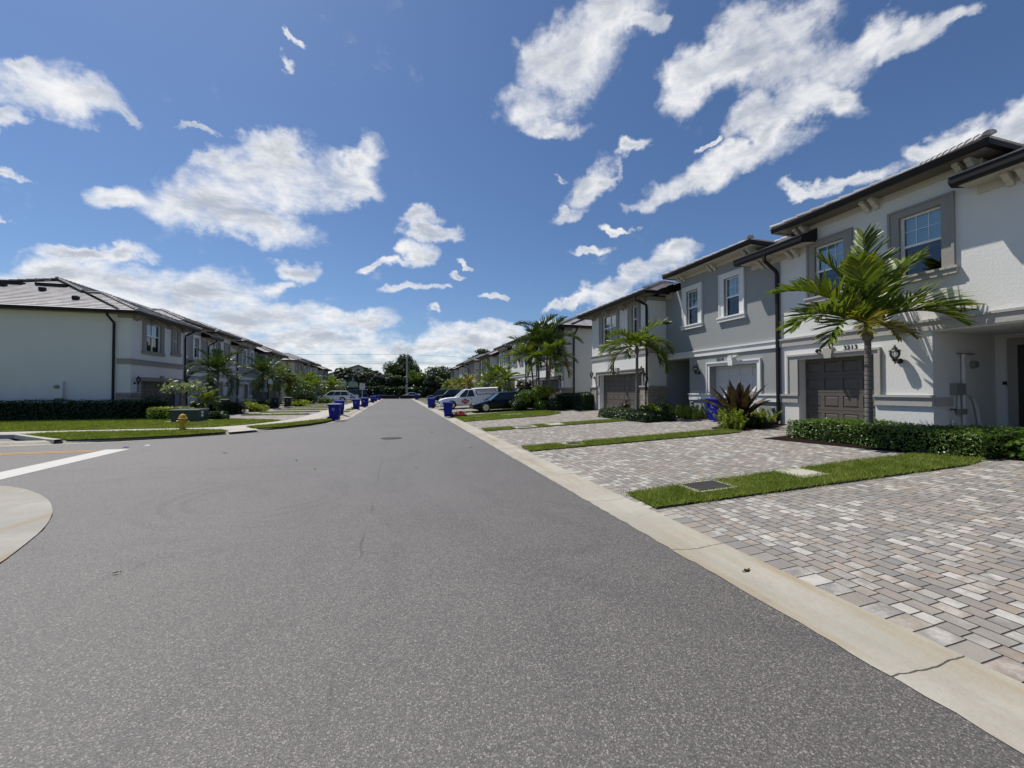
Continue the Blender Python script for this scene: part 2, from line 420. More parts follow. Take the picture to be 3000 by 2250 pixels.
def stonem():
    b = NB('stacked_stone'); x, y, z = b.xyz()
    v = b.comb(b.math('ADD', x, y), z, 0.0)
    br = b.n('TexBrick', offset=.37, offset_frequency=2, squash=.6, squash_frequency=3); b.lk(v, br.inputs[0])
    for k, q in (('Color1', (0,0,0,1)), ('Color2', (1,1,1,1)), ('Mortar', (0,0,0,1)), ('Scale', 1), ('Mortar Size', .006), ('Mortar Smooth', .3), ('Bias', 0), ('Brick Width', .31), ('Row Height', .085)): br.inputs[k].default_value = q
    c = b.ramp(br.outputs[0], [(0, (.22,.19,.16)), (.25, (.42,.37,.31)), (.5, (.36,.27,.20)), (.75, (.5,.46,.40)), (1, (.30,.28,.27))])
    c = b.mix(b.noise(20, 4), c, (.33,.29,.25)); c = b.mix(br.outputs['Fac'], c, (.04,.035,.03))
    h = b.math('ADD', b.math('MULTIPLY', b.math('SUBTRACT', 1.0, br.outputs['Fac']), 1.0), b.math('MULTIPLY', br.outputs[0], .8))
    return b.done(b.bsdf(c, .9, b.bump(h, 1, .04), .2))
MC['stone'] = stonem()
def leafm(name, cols, trans=.35, rough=.45, nsc=2.0):
    b = NB(name); f = b.noise(nsc, 3, .6); g = b.noise(37.0, 1)
    fac = b.math('ADD', b.math('MULTIPLY', f, .6), b.math('MULTIPLY', g, .4))
    k = len(cols); c = b.ramp(fac, [(.3+.4*i/max(1, k-1), q) for i, q in enumerate(cols)])
    p = b.bsdf(c, rough, None, .35); t = b.n('BsdfTranslucent'); b.lk(b.mix(1.0, c, (1.25,1.25,.55), 'MULTIPLY'), t.inputs[0])
    mx = b.n('MixShader'); mx.inputs[0].default_value = trans; b.nt.links.new(p, mx.inputs[1]); b.nt.links.new(t.outputs[0], mx.inputs[2])
    return b.done(mx.outputs[0])
MC['palm'] = leafm('palm_leaf', [(.06,.105,.016), (.12,.17,.022), (.22,.24,.03)], .38, .38)
MC['palm_y'] = leafm('palm_leaf_yellow', [(.12,.13,.02), (.22,.2,.03), (.32,.25,.06)], .38)
MC['palm_d'] = leafm('palm_leaf_dark', [(.03,.058,.018), (.055,.09,.022), (.085,.12,.03)], .3, .35)
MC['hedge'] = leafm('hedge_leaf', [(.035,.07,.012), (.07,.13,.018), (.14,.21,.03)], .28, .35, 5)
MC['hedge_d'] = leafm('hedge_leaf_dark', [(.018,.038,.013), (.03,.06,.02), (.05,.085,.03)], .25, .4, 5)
MC['fern'] = leafm('fern_leaf', [(.12,.17,.02), (.22,.28,.035), (.34,.38,.06)], .4, .5, 4)
MC['tree'] = leafm('tree_leaf', [(.018,.036,.010), (.038,.066,.016), (.07,.105,.026)], .25, .5, .8)
MC['tree_y'] = leafm('tree_leaf_bright', [(.06,.10,.014), (.10,.16,.02), (.17,.22,.03)], .35, .5, .8)
MC['sabal'] = leafm('sabal_leaf', [(.035,.05,.025), (.06,.08,.045), (.12,.14,.09)], .25, .5, 1.5)
MC['silverleaf'] = leafm('variegated_leaf', [(.06,.10,.03), (.22,.27,.16), (.62,.64,.55)], .3, .4, 6)
MC['purple'] = leafm('purple_leaf', [(.022,.015,.014), (.042,.026,.02), (.10,.085,.03)], .25, .35, 3)
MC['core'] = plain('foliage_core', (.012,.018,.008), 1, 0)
MC['grassblade'] = leafm('grass_blade', [(.085,.125,.016), (.175,.225,.034), (.34,.35,.11)], .35, .6, 3)
def barkm(name, c1, c2, ringsc):
    b = NB(name); tc = b.n('TexCoord'); x, y, z = b.xyz(tc.outputs['Object'])
    f = b.math('FRACT', b.math('ADD', b.math('MULTIPLY', z, ringsc), b.math('MULTIPLY', b.noise(3, 3, v=tc.outputs['Object']), .5)))
    ring = b.ss(b.math('ABSOLUTE', b.math('SUBTRACT', f, .5)), .30, .5)
    c = b.mix(b.noise(9, 5, v=tc.outputs['Object']), c1, c2); c = b.mix(b.math('MULTIPLY', ring, .6), c, tuple(q*.45 for q in c1))
    return b.done(b.bsdf(c, .85, b.bump(b.math('SUBTRACT', b.noise(30, 4), ring), .6, .01), .2))
MC['bark'] = barkm('palm_bark', (.115,.105,.10), (.21,.195,.185), 9)
MC['shaft'] = barkm('palm_shaft', (.10,.095,.055), (.2,.18,.12), 4)
MC['treebark'] = barkm('tree_bark', (.07,.055,.045), (.13,.11,.09), .7)
MC['mulch'] = plain('mulch', (.014,.007,.006), .95, .1, 0, .5, .03, 45)
# ------------------------------------------------------------- ground, roads
LZ = .08
def gz(x, y):
    if x > 3.28: return .045*(min(x, 13.2)-3.28)
    return LZ if x < -3.25 else 0.0
def asphalt():
    b = NB('asphalt'); x, y, z = b.xyz()
    big = b.noise(.22, 5, .6); med = b.noise(1.6, 5, .6)
    c = b.ramp(big, [(.32, (.076,.073,.072)), (.68, (.094,.091,.089))])
    c = b.mix(b.math('MULTIPLY', b.ss(med, .5, .75), .35), c, (.069,.066,.066))
    # turning-tyre scuffs: dark arcs swept round a few centres, broken up by noise
    arcs = None
    for cx, cy, r0, wd, amt in ((-1.95,7.0,.95,.11,.5), (-1.95,7.0,1.2,.10,.55), (-1.95,7.0,1.5,.12,.35), (-1.95,7.0,0,.14,.5), (-2.6,7.4,2.3,.2,.3), (-2.6,7.4,2.8,.18,.3), (-5.4,4.2,4.6,.25,.28), (-5.4,4.2,5.4,.22,.25), (-6.2,3.0,7.2,.3,.3), (7.5,7.8,6.4,.22,.28), (7.5,7.8,7.6,.28,.3), (1.7,4.6,.9,.2,.25)):
        q = b.n('VectorMath', operation='DISTANCE'); b.lk(b.pos, q.inputs[0]); q.inputs[1].default_value = (cx, cy, 0)
        dd = b.math('ADD', q.outputs['Value'], b.math('MULTIPLY', b.math('SUBTRACT', b.noise(.7, 3), .5), .22))
        k = b.math('MULTIPLY', b.ss(b.math('ABSOLUTE', b.math('SUBTRACT', dd, r0)), 0, wd, 1, 0), amt)
        arcs = k if arcs is None else b.math('MAXIMUM', arcs, k)
    arcs = b.math('MULTIPLY', arcs, b.ss(b.noise(.9, 4), .38, .58))
    c = b.mix(b.math('MULTIPLY', arcs, 1.0), c, (.046,.045,.045))
    # long wheel paths
    wp = b.ss(b.noise(.8, 3, v=b.comb(b.math('MULTIPLY', x, 1.5), b.math('MULTIPLY', y, .08), 0.0)), .5, .8)
    c = b.mix(b.math('MULTIPLY', wp, .22), c, (.104,.101,.097))
    seam = b.math('ABSOLUTE', b.math('ADD', b.math('ADD', x, .33), b.math('MULTIPLY', b.math('SUBTRACT', b.noise(1.5, 4), .5), .14)))
    sm = b.math('MULTIPLY', b.ss(seam, .006, .022, 1, 0), b.ss(b.noise(.8, 3), .45, .6)); c = b.mix(b.math('MULTIPLY', sm, .7), c, (.034,.032,.032))
    oil = b.math('MULTIPLY', b.ss(b.noise(1.9, 3), .66, .74), b.ss(b.noise(9, 3), .35, .6)); c = b.mix(b.math('MULTIPLY', oil, .45), c, (.042,.039,.039))
    # aggregate
    col = b.vor(150, out='Color'); sp = b.n('SeparateColor'); b.lk(col, sp.inputs[0])
    c = b.mix(1.0, c, b.ramp(sp.outputs[0], [(0, (.50,.50,.50)), (.55, (1,1,1)), (.84, (1.35,1.34,1.31)), (1, (3.0,2.92,2.8))]), 'MULTIPLY')
    st = b.ss(b.vor(17), .0, .16, 1, 0); st = b.math('MULTIPLY', st, b.ss(b.noise(5.3, 2), .60, .66))
    c = b.mix(st, c, (.36,.345,.31))
    h = b.math('ADD', b.vor(150), b.math('MULTIPLY', b.noise(30, 3), .6))
    c = b.mix(1.0, c, (1.03,.99,.94), 'MULTIPLY')
    return b.done(b.bsdf(c, .62, b.bump(h, .6, .0035), .62))
MC['asphalt'] = asphalt()
def concrete(name, c1, c2, joint=None, axis=1, off=0, stain=True):
    b = NB(name); xyz = b.xyz()
    c = b.mix(b.ss(b.noise(.9, 5, .62), .35, .68), c1, c2)
    c = b.mix(b.math('MULTIPLY', b.ss(b.noise(26, 4), .45, .8), .35), c, tuple(q*.8 for q in c1))
    if stain:
        m = b.n('Mapping'); b.lk(b.pos, m.inputs[0]); m.inputs[3].default_value = (3.5, .45, 1)
        c = b.mix(b.ss(b.noise(1.1, 4, .6, v=m.outputs[0]), .48, .72, 0, .75), c, (.280,.224,.147))
        c = b.mix(b.ss(b.noise(2.1, 5, .65), .60, .75, 0, .3), c, (.161,.150,.133))
    h = b.noise(45, 4)
    if joint:
        w = b.math('MULTIPLY', b.math('SUBTRACT', b.noise(5, 3), .5), .06)
        f = b.math('FRACT', b.math('DIVIDE', b.math('ADD', b.math('ADD', xyz[axis], off), w), joint))
        j = b.ss(b.math('ABSOLUTE', b.math('SUBTRACT', f, .5)), .5-.007/joint, .5-.003/joint)
        c = b.mix(b.math('MULTIPLY', j, .9), c, (.035,.032,.028)); h = b.math('SUBTRACT', h, b.math('MULTIPLY', j, 3))
    return b.done(b.bsdf(c, .88, b.bump(h, .4, .008), .25))
MC['gutter'] = concrete('gutter_concrete', (.308,.287,.238), (.371,.350,.297), 1.86, 1, .25)
MC['walk'] = concrete('walk_concrete', (.364,.343,.294), (.420,.399,.350), 1.5, 1, 0, False)
MC['slab'] = concrete('slab_concrete', (.280,.269,.241), (.350,.332,.294), None)
MC['lidconc'] = concrete('lid_concrete', (.350,.339,.280), (.392,.378,.315), None, stain=False)
def pavers():
    b = NB('pavers'); x, y, z = b.xyz()
    wob = b.math('MULTIPLY', b.math('SUBTRACT', b.noise(2.2, 2), .5), .012)
    v = b.comb(b.math('ADD', y, wob), b.math('ADD', x, wob), 0.0)
    def bk(vec, w_, r_, ms):
        br = b.n('TexBrick', offset=.5, offset_frequency=2, squash=.72, squash_frequency=3); b.lk(vec, br.inputs[0])
        for k, q in (('Color1', (0,0,0,1)), ('Color2', (1,1,1,1)), ('Mortar', (0,0,0,1)), ('Scale', 1), ('Mortar Size', ms), ('Mortar Smooth', 1.0), ('Bias', 0), ('Brick Width', w_), ('Row Height', r_)): br.inputs[k].default_value = q
        return br
    brA = bk(v, .185, .130, .007); brB = bk(b.comb(b.math('ADD', y, wob), b.math('SUBTRACT', x, 3.28), 0.0), .225, .235, .007)
    edge = b.math('LESS_THAN', x, 3.515)
    t = b.mix(edge, brA.outputs[0], brB.outputs[0]); sepc = b.n('SeparateColor'); b.lk(t, sepc.inputs[0]); t = sepc.outputs[0]
    fm = b.n('Mix', data_type='FLOAT'); b.lk(edge, fm.inputs[0]); b.lk(brA.outputs['Fac'], fm.inputs[2]); b.lk(brB.outputs['Fac'], fm.inputs[3]); fac = fm.outputs[0]
    c = b.ramp(t, [(0, (.175,.168,.160)), (.13, (.255,.238,.215)), (.26, (.195,.187,.180)), (.38, (.262,.226,.190)), (.50, (.222,.206,.188)), (.60, (.190,.187,.186)), (.70, (.285,.258,.222)), (.78, (.225,.178,.146)), (.84, (.235,.220,.200)), (.93, (.35,.335,.31)), (1, (.40,.39,.365))])
    # blends inside each stone and pale efflorescence
    c = b.mix(1.0, c, (1.02,1.0,.965), 'MULTIPLY'); shift = b.n('VectorMath', operation='ADD'); b.lk(b.pos, shift.inputs[0]); b.lk(b.comb(b.math('MULTIPLY', t, 37), b.math('MULTIPLY', t, 19), 0.0), shift.inputs[1])
    n = b.noise(5, 5, .62, v=shift.outputs[0])
    c = b.mix(b.ss(n, .42, .72, 0, .6), c, (.168,.164,.164))
    eff = b.math('MULTIPLY', b.ss(b.noise(6, 6, .70, v=shift.outputs[0]), .40, .68), b.ss(b.math('FRACT', b.math('MULTIPLY', t, 7.3)), .30, .85))
    eff = b.math('MULTIPLY', eff, b.ss(b.noise(.45, 3), .30, .60, .45, 1))
    c = b.mix(b.math('MULTIPLY', eff, .80), c, (.512,.496,.464))
    c = b.mix(b.ss(b.noise(.35, 4), .5, .75, 0, .16), c, (.160,.152,.144))
    c = b.mix(b.ss(fac, .15, .75, 0, .45), c, (.11,.10,.088)); c = b.mix(b.ss(fac, .70, .95), c, (.065,.058,.05))
    h = b.math('ADD', b.math('MULTIPLY', b.math('SUBTRACT', 1.0, fac), 1.0), b.math('ADD', b.math('MULTIPLY', b.noise(40, 4), .25), b.math('MULTIPLY', t, .35)))
    return b.done(b.bsdf(c, .85, b.bump(h, 1.0, .018), .25))
MC['paver'] = pavers()
def lawnm():
    b = NB('lawn'); c = b.ramp(b.noise(9, 6, .7), [(.3, (.065,.095,.018)), (.5, (.13,.175,.03)), (.7, (.22,.25,.07))])
    c = b.mix(b.ss(b.noise(1.0, 4), .5, .75, 0, .5), c, (.10,.105,.03))
    return b.done(b.bsdf(c, .95, b.bump(b.noise(70, 4), 1, .03), .1))
MC['lawn'] = lawnm()
def paintm(name, col):
    b = NB(name); w = b.ss(b.noise(18, 6, .7), .30, .42)
    return b.done(b.bsdf(b.mix(w, (.22,.21,.2), b.mix(b.noise(3, 4), tuple(q*.85 for q in col), col)), .75))
MC['paint_w'] = paintm('white_paint', (.50,.49,.46)); MC['paint_y'] = paintm('yellow_paint', (.52,.27,.04))
MC['groundfar'] = plain('far_ground', (.06,.085,.03), .95, .1, 0, .3)

sheet('ground', [(-900,-300),(900,-300),(900,1500),(-900,1500)], -.06, MC['groundfar'])
# left road edge from the far end round the corner into the side street
LE = [(-2.64,84),(-2.64,26.5),(-2.74,24.6),(-2.98,22.9),(-3.45,21.0),(-4.15,19.4),(-5.0,18.0),(-6.1,16.8),(-7.3,15.95),(-8.6,15.4),(-10.2,15.15),(-60,15.1)]
ISL = [(-60,9.15),(-7.6,9.15),(-6.5,8.98),(-5.7,8.42),(-5.0,7.68),(-4.6,7.17),(-4.22,6.58),(-3.9,5.96),(-3.67,5.35),(-3.48,4.8),(-3.25,3.6),(-2.95,1.5),(-2.85,-1),(-2.8,-14)]
road = sheet('road', [(2.68,-14),(2.68,84),(40,84),(40,93),(-40,93),(-40,84)]+LE+ISL, 0, MC['asphalt'])
# right valley gutter
def strip_profile(name, prof, y0, y1, mat, n=1):
    mb = MB(); ys = [y0+(y1-y0)*i/n for i in range(n+1)]
    for i in range(n):
        for k in range(len(prof)-1):
            (xa,za),(xb,zb) = prof[k], prof[k+1]
            mb.face([(xa,ys[i],za),(xb,ys[i],zb),(xb,ys[i+1],zb),(xa,ys[i+1],za)], (0,0,1))
    o = mb.build(name, mat, fix=False); o['kind'] = 'structure'; return o
# ragged asphalt joint along the gutter
rg = MB(); yy = -13.0; pts = []
while yy < 30:
    pts.append((2.665+random.uniform(-.012,.016), yy)); yy += random.uniform(.06,.16)
for a, c in zip(pts, pts[1:]): rg.face([(a[0],a[1],.005),(2.98,a[1],-.016),(2.98,c[1],-.016),(c[0],c[1],.005)], (0,0,1))
rg.face([(2.665,30,.005),(2.98,30,-.016),(2.98,84,-.016),(2.665,84,.005)], (0,0,1))
for y0, y1 in ((-13,30),(30,84)): rg.face([(2.98,y0,-.016),(3.285,y0,.008),(3.285,y1,.008),(2.98,y1,-.016)], (0,0,1))
rg.face([(3.285,-13,.008),(3.285,-13,-.06),(3.285,84,-.06),(3.285,84,.008)], (1,0,0))
rg.build('kerb', MC['gutter'], fix=False)['kind'] = 'structure'
def offset(line, d):
    out = []
    for i, p in enumerate(line):
        a = Vector(line[max(0,i-1)]); c = Vector(line[min(len(line)-1,i+1)]); t = (c-a).normalized()
        out.append((p[0]+t.y*d, p[1]-t.x*d))
    return out
def smooth_line(line, it=2):
    for _ in range(it):
        o = [line[0]]
        for a, c in zip(line, line[1:]):
            o += [(a[0]*.75+c[0]*.25, a[1]*.75+c[1]*.25), (a[0]*.25+c[0]*.75, a[1]*.25+c[1]*.75)]
        line = o+[line[-1]]
    return line
LEs = LE[:1] + smooth_line(LE[1:-1]) + LE[-1:]
def band(name, line, prof, mat):      # sweep a cross section along a line
    mb = MB(); ls = [offset(line, d) for d, z in prof]
    for i in range(len(line)-1):
        for k in range(len(prof)-1):
            mb.face([(*ls[k][i],prof[k][1]),(*ls[k+1][i],prof[k+1][1]),(*ls[k+1][i+1],prof[k+1][1]),(*ls[k][i+1],prof[k][1])], (0,0,1))
    o = mb.build(name, mat, fix=False); o['kind'] = 'structure'; return o
band('kerb', LEs, [(-.03,.004),(.30,-.004),(.42,.06),(.62,.09)], MC['gutter'])
LK = offset(LEs, .62)
# corner apron near the camera
ISs = ISL[:1]+smooth_line(ISL[1:])
sheet('pavement', ISs+[(-60,-14)], .012, MC['slab'])
# pavers right: one even slope from the kerb to the houses
sheet('driveway', [(3.28,-14),(13.05,-14),(13.05,84),(3.28,84)], .0, MC['paver'], zf=gz)
sheet('driveway', [(13.05,-14),(24,-14),(24,84),(13.05,84)], .435, MC['slab'])
# left land
kp = [p for p in LK if p[1] > 15.6 and p[1] < 84]
sheet('lawn', [(-60,84)]+[(-3.26,84)]+[p for p in kp]+[(-9.9,15.75),(-10.4,15.85),(-12.4,17.75),(-60,17.75)], LZ-.004, MC['lawn'])
sheet('driveway', [(-14.9,25.5),(-9.5,25.5),(-5.45,23.1),(-3.27,22.6),(-3.27,83),(-14.9,83)], LZ+.001, MC['paver'])
sheet('pavement', [(-60,18.45),(-7.2,18.45),(-6.2,17.75),(-5.9,17.05),(-4.75,18.25),(-5.2,17.95),(-6.1,19.3),(-5.0,20.9),(-4.25,22.6),(-4.0,25),(-4.0,83),(-5.3,83),(-5.3,25.2),(-5.55,23.0),(-6.4,20.6),(-7.4,19.5),(-8.4,19.45),(-60,19.45)], LZ+.006, MC['walk'])
# lay-by on the side street with its raised kerb
sheet('road', [(-60,15.05),(-10.2,15.15),(-12.5,17.6),(-60,17.6)], -.001, MC['asphalt'])
band('kerb', [(-9.9,15.45),(-10.3,15.75),(-12.35,17.62),(-60,17.66)], [(-.02,0),(.0,.13),(.16,.135),(.2,.07)], MC['walk'])
band('kerb', [(-9.8,15.2),(-60,15.12)], [(-.22,.004),(.0,-.006),(.25,.004)], MC['gutter'])
# markings
sheet('road_marking', [(-7.04,13.55),(-7.60,13.58),(-7.43,9.18),(-6.82,9.08)], .005, MC['paint_w'])
sheet('road_marking', [(-7.7,13.42),(-60,13.42),(-60,13.52),(-7.7,13.52)], .005, MC['paint_y'])
sheet('road_marking', [(-7.7,13.18),(-60,13.18),(-60,13.28),(-7.7,13.28)], .005, MC['paint_y'])
# grass strips: soil/turf sheets + blades
STRIPS_R = [[(3.36,4.72),(9.6,4.62),(10.3,4.75),(9.9,5.55),(8.2,5.6),(3.40,5.45)],
 [(3.36,10.05),(10.2,10.0),(10.2,10.75),(3.38,10.8)], [(3.36,15.55),(9.9,15.5),(9.9,16.3),(3.38,16.35)],
 [(3.33,20.55),(7.9,20.9),(9.3,22.0),(9.6,24.0),(8.8,26.0),(6,25.4),(3.33,24.7)],
 [(3.36,28.2),(8.6,28.2),(8.6,29.0),(3.36,29.0)]]
for k in range(9):
    y = 33.6+k*5.9; STRIPS_R.append([(3.36,y),(9.2,y),(9.2,y+.85),(3.36,y+.85)])
STRIPS_L = [[(-9.4,25.4),(-5.75,23.2),(-5.9,22.3),(-6.75,20.4),(-7.6,19.55),(-20,19.55),(-20,26),(-12,26)],
 [(-5.35,18.3),(-4.6,18.95),(-3.9,20.15),(-3.4,21.6),(-3.27,22.9),(-3.6,22.9),(-4.15,22.4),(-4.9,20.8),(-6.0,19.25)],
 [(-11.9,18.3),(-7.3,18.3),(-6.3,17.7),(-6.0,17.1),(-7.1,16.3),(-8.5,15.75),(-9.7,15.65),(-10.2,15.95),(-12.1,17.7)]]
for y in (28.2, 31.6, 35.0, 38.4, 41.6, 45.5, 49.5, 53.5, 57.5, 62):
    STRIPS_L.append([(-9.2,y),(-5.4,y),(-5.4,y+.75),(-9.2,y+.75)])
    STRIPS_L.append([(-3.9,y-.6),(-3.35,y-.6),(-3.35,y+.5),(-3.9,y+.5)])
for p in STRIPS_R: sheet('lawn', p, .03, MC['lawn'], zf=gz)
for p in STRIPS_L: sheet('lawn', p, .022, MC['lawn'], zf=gz)
def inside(px, py, poly):
    r = np.zeros(len(px), bool); n = len(poly)
    for i in range(n):
        x1,y1 = poly[i]; x2,y2 = poly[(i+1)%n]
        cnd = ((y1 > py) != (y2 > py))
        with np.errstate(divide='ignore', invalid='ignore'): xx = (x2-x1)*(py-y1)/(y2-y1)+x1
        r ^= cnd & (px < xx)
    return r
def blades(poly, dens, h, w, holes=()):
    P = np.array(poly); lo, hi = P.min(0), P.max(0); n = int(dens*(hi-lo).prod())
    q = lo + rng.random((n,2))*(hi-lo); k = inside(q[:,0], q[:,1], poly)
    for hx0,hx1,hy0,hy1 in holes: k &= ~((q[:,0]>hx0)&(q[:,0]<hx1)&(q[:,1]>hy0)&(q[:,1]<hy1))
    q = q[k]
    if w < .012:                      # blades leaning over the border
        per = []
        for (xa,ya),(xb,yb) in zip(poly, poly[1:]+poly[:1]):
            m = int(math.hypot(xb-xa, yb-ya)*dens*.045); t = rng.random(m)[:,None]
            per.append(np.array([xa,ya])*(1-t)+np.array([xb,yb])*t+rng.normal(size=(m,2))*(.012+.05*(np.sin(t*37+xa)>.4)))
        q = np.concatenate([q]+per)
    n = len(q); z = np.array([gz(a,c) for a,c in q])+.02
    a = rng.random(n)*6.283; hh = h*(.55+.75*rng.random(n)); ln = (rng.random((n,2))-.5)*1.5*hh[:,None]
    dx = np.stack([np.cos(a),np.sin(a)],1)*(w*(.7+.6*rng.random(n)))[:,None]
    V = np.zeros((n,4,3))
    V[:,0,:2] = q-dx; V[:,1,:2] = q+dx; V[:,2,:2] = q+ln+dx*.25; V[:,3,:2] = q+ln-dx*.25
    V[:,:2,2] = z[:,None]; V[:,2:,2] = (z+hh)[:,None]
    return V
HOLES = [(4.36,4.98,5.06,5.6),(6.42,6.9,5.1,5.7),(6.0,6.75,15.45,16.4),(4.6,5.5,15.4,16.4),(4.4,5.2,10.6,11)]
Vs = []
for i, p in enumerate(STRIPS_R): Vs.append(blades(p, [5200,2600,1500,700,500][i] if i < 5 else 250, [.055,.06,.06,.06,.06][i] if i < 5 else .06, [.0045,.006,.008,.012,.012][i] if i < 5 else .02, HOLES))
for i, p in enumerate(STRIPS_L): Vs.append(blades(p, [420,900,900][i] if i < 3 else 250, .055, [.013,.011,.010][i] if i < 3 else .018))
tag(quads('grass', np.concatenate(Vs), MC['grassblade']), kind='stuff')
# ------------------------------------------------------------- townhouses
ABS[0] = True
def tiles(mb, pts, up, thick=.032, course=.36):
    """lay overlapping tile courses on a planar convex roof polygon"""
    pts = [Vector(p) for p in pts]; up = Vector(up).normalized()
    n = Vector((0,0,0))
    for i in range(1, len(pts)-1): n += (pts[i]-pts[0]).cross(pts[i+1]-pts[0])
    n.normalize()
    if n.z < 0: n = -n; pts = pts[::-1]
    hs = [p.dot(up) for p in pts]; h0, h1 = min(hs), max(hs)
    def clip(poly, lim, keep_above):
        out = []
        for i in range(len(poly)):
            a, b = poly[i], poly[(i+1) % len(poly)]; da, db = a.dot(up)-lim, b.dot(up)-lim
            if not keep_above: da, db = -da, -db
            if da >= -1e-9: out.append(a)
            if (da > 1e-9 and db < -1e-9) or (da < -1e-9 and db > 1e-9): out.append(a + (b-a)*(da/(da-db)))
        return out
    k = 0
    while h0 + k*course < h1 - .01:
        lo, hi = h0+k*course, min(h0+(k+1)*course, h1); k += 1
        poly = clip(clip(pts, lo, True), hi, False)
        if len(poly) < 3: continue
        mb.face([p + n*(thick*(1-(p.dot(up)-lo)/course)+.008) for p in poly], n)
        low = [p for p in poly if abs(p.dot(up)-lo) < 1e-5]
        if len(low) == 2:
            a, b = low; mb.face([a, b, b+n*(thick+.008), a+n*(thick+.008)], -up)
def caps(mb, a, b, r=.11):
    a, b = Vector(a), Vector(b); L = (b-a).length; k = max(1, int(L/.36)); t = (b-a)/L
    u = t.cross(Vector((0,0,1))).normalized(); w = u.cross(t)
    for i in range(k):
        p = a+t*(L*i/k); q = a+t*(L*(i+1)/k+.03)
        rs = []
        for c, rr, dz in ((p, r*1.12, .035), (q, r*.9, .015)):
            rs.append([c + u*(rr*math.cos(an)) + w*(rr*.8*math.sin(an)+dz) for an in (0, .63, 1.26, 1.88, 2.5, 3.14159)])
        mb.rings(rs)
SL = .42; EO = .7
class Unit:
    def __init__(s, side, y0, dr):
        s.o = -1 if side == 'R' else 1; s.xm = 13.0 if side == 'R' else -15.6; s.fz = .43 if side == 'R' else .08
        s.y0, s.dr = y0, dr; s.side = side
    def p(s, d, t, z): return (s.xm + s.o*d, s.y0 + s.dr*t, s.fz + z)
    def bx(s, mb, d0, d1, t0, t1, z0, z1):
        a, b = s.p(d0,t0,z0), s.p(d1,t1,z1); return mb.box(a[0],b[0],a[1],b[1],a[2],b[2])
    def nf(s): return (s.o, 0, 0)
    def axes(s): return ((0,-1,0),(0,0,1),(-1,0,0)) if s.side == 'R' else ((0,1,0),(0,0,1),(1,0,0))
    def panel(s, mb, d, t0, t1, z0, z1, holes, depth=.14):
        ts = sorted({t0,t1} | {q for h in holes for q in h[:2] if t0 < q < t1}); zs = sorted({z0,z1} | {q for h in holes for q in h[2:4] if z0 < q < z1})
        for a, b in zip(ts, ts[1:]):
            for c, e in zip(zs, zs[1:]):
                tm, zm = (a+b)/2, (c+e)/2
                if any(h[0] < tm < h[1] and h[2] < zm < h[3] for h in holes): continue
                mb.face([s.p(d,a,c), s.p(d,b,c), s.p(d,b,e), s.p(d,a,e)], s.nf())
        for h in holes:
            dd = d - (h[4] if len(h) > 4 else depth); a, b, c, e = h[:4]
            mb.face([s.p(d,a,c), s.p(d,a,e), s.p(dd,a,e), s.p(dd,a,c)], (0, s.dr, 0))
            mb.face([s.p(d,b,c), s.p(d,b,e), s.p(dd,b,e), s.p(dd,b,c)], (0, -s.dr, 0))
            mb.face([s.p(d,a,e), s.p(d,b,e), s.p(dd,b,e), s.p(dd,a,e)], (0, 0, -1))
            mb.face([s.p(d,a,c), s.p(d,b,c), s.p(dd,b,c), s.p(dd,a,c)], (0, 0, 1))
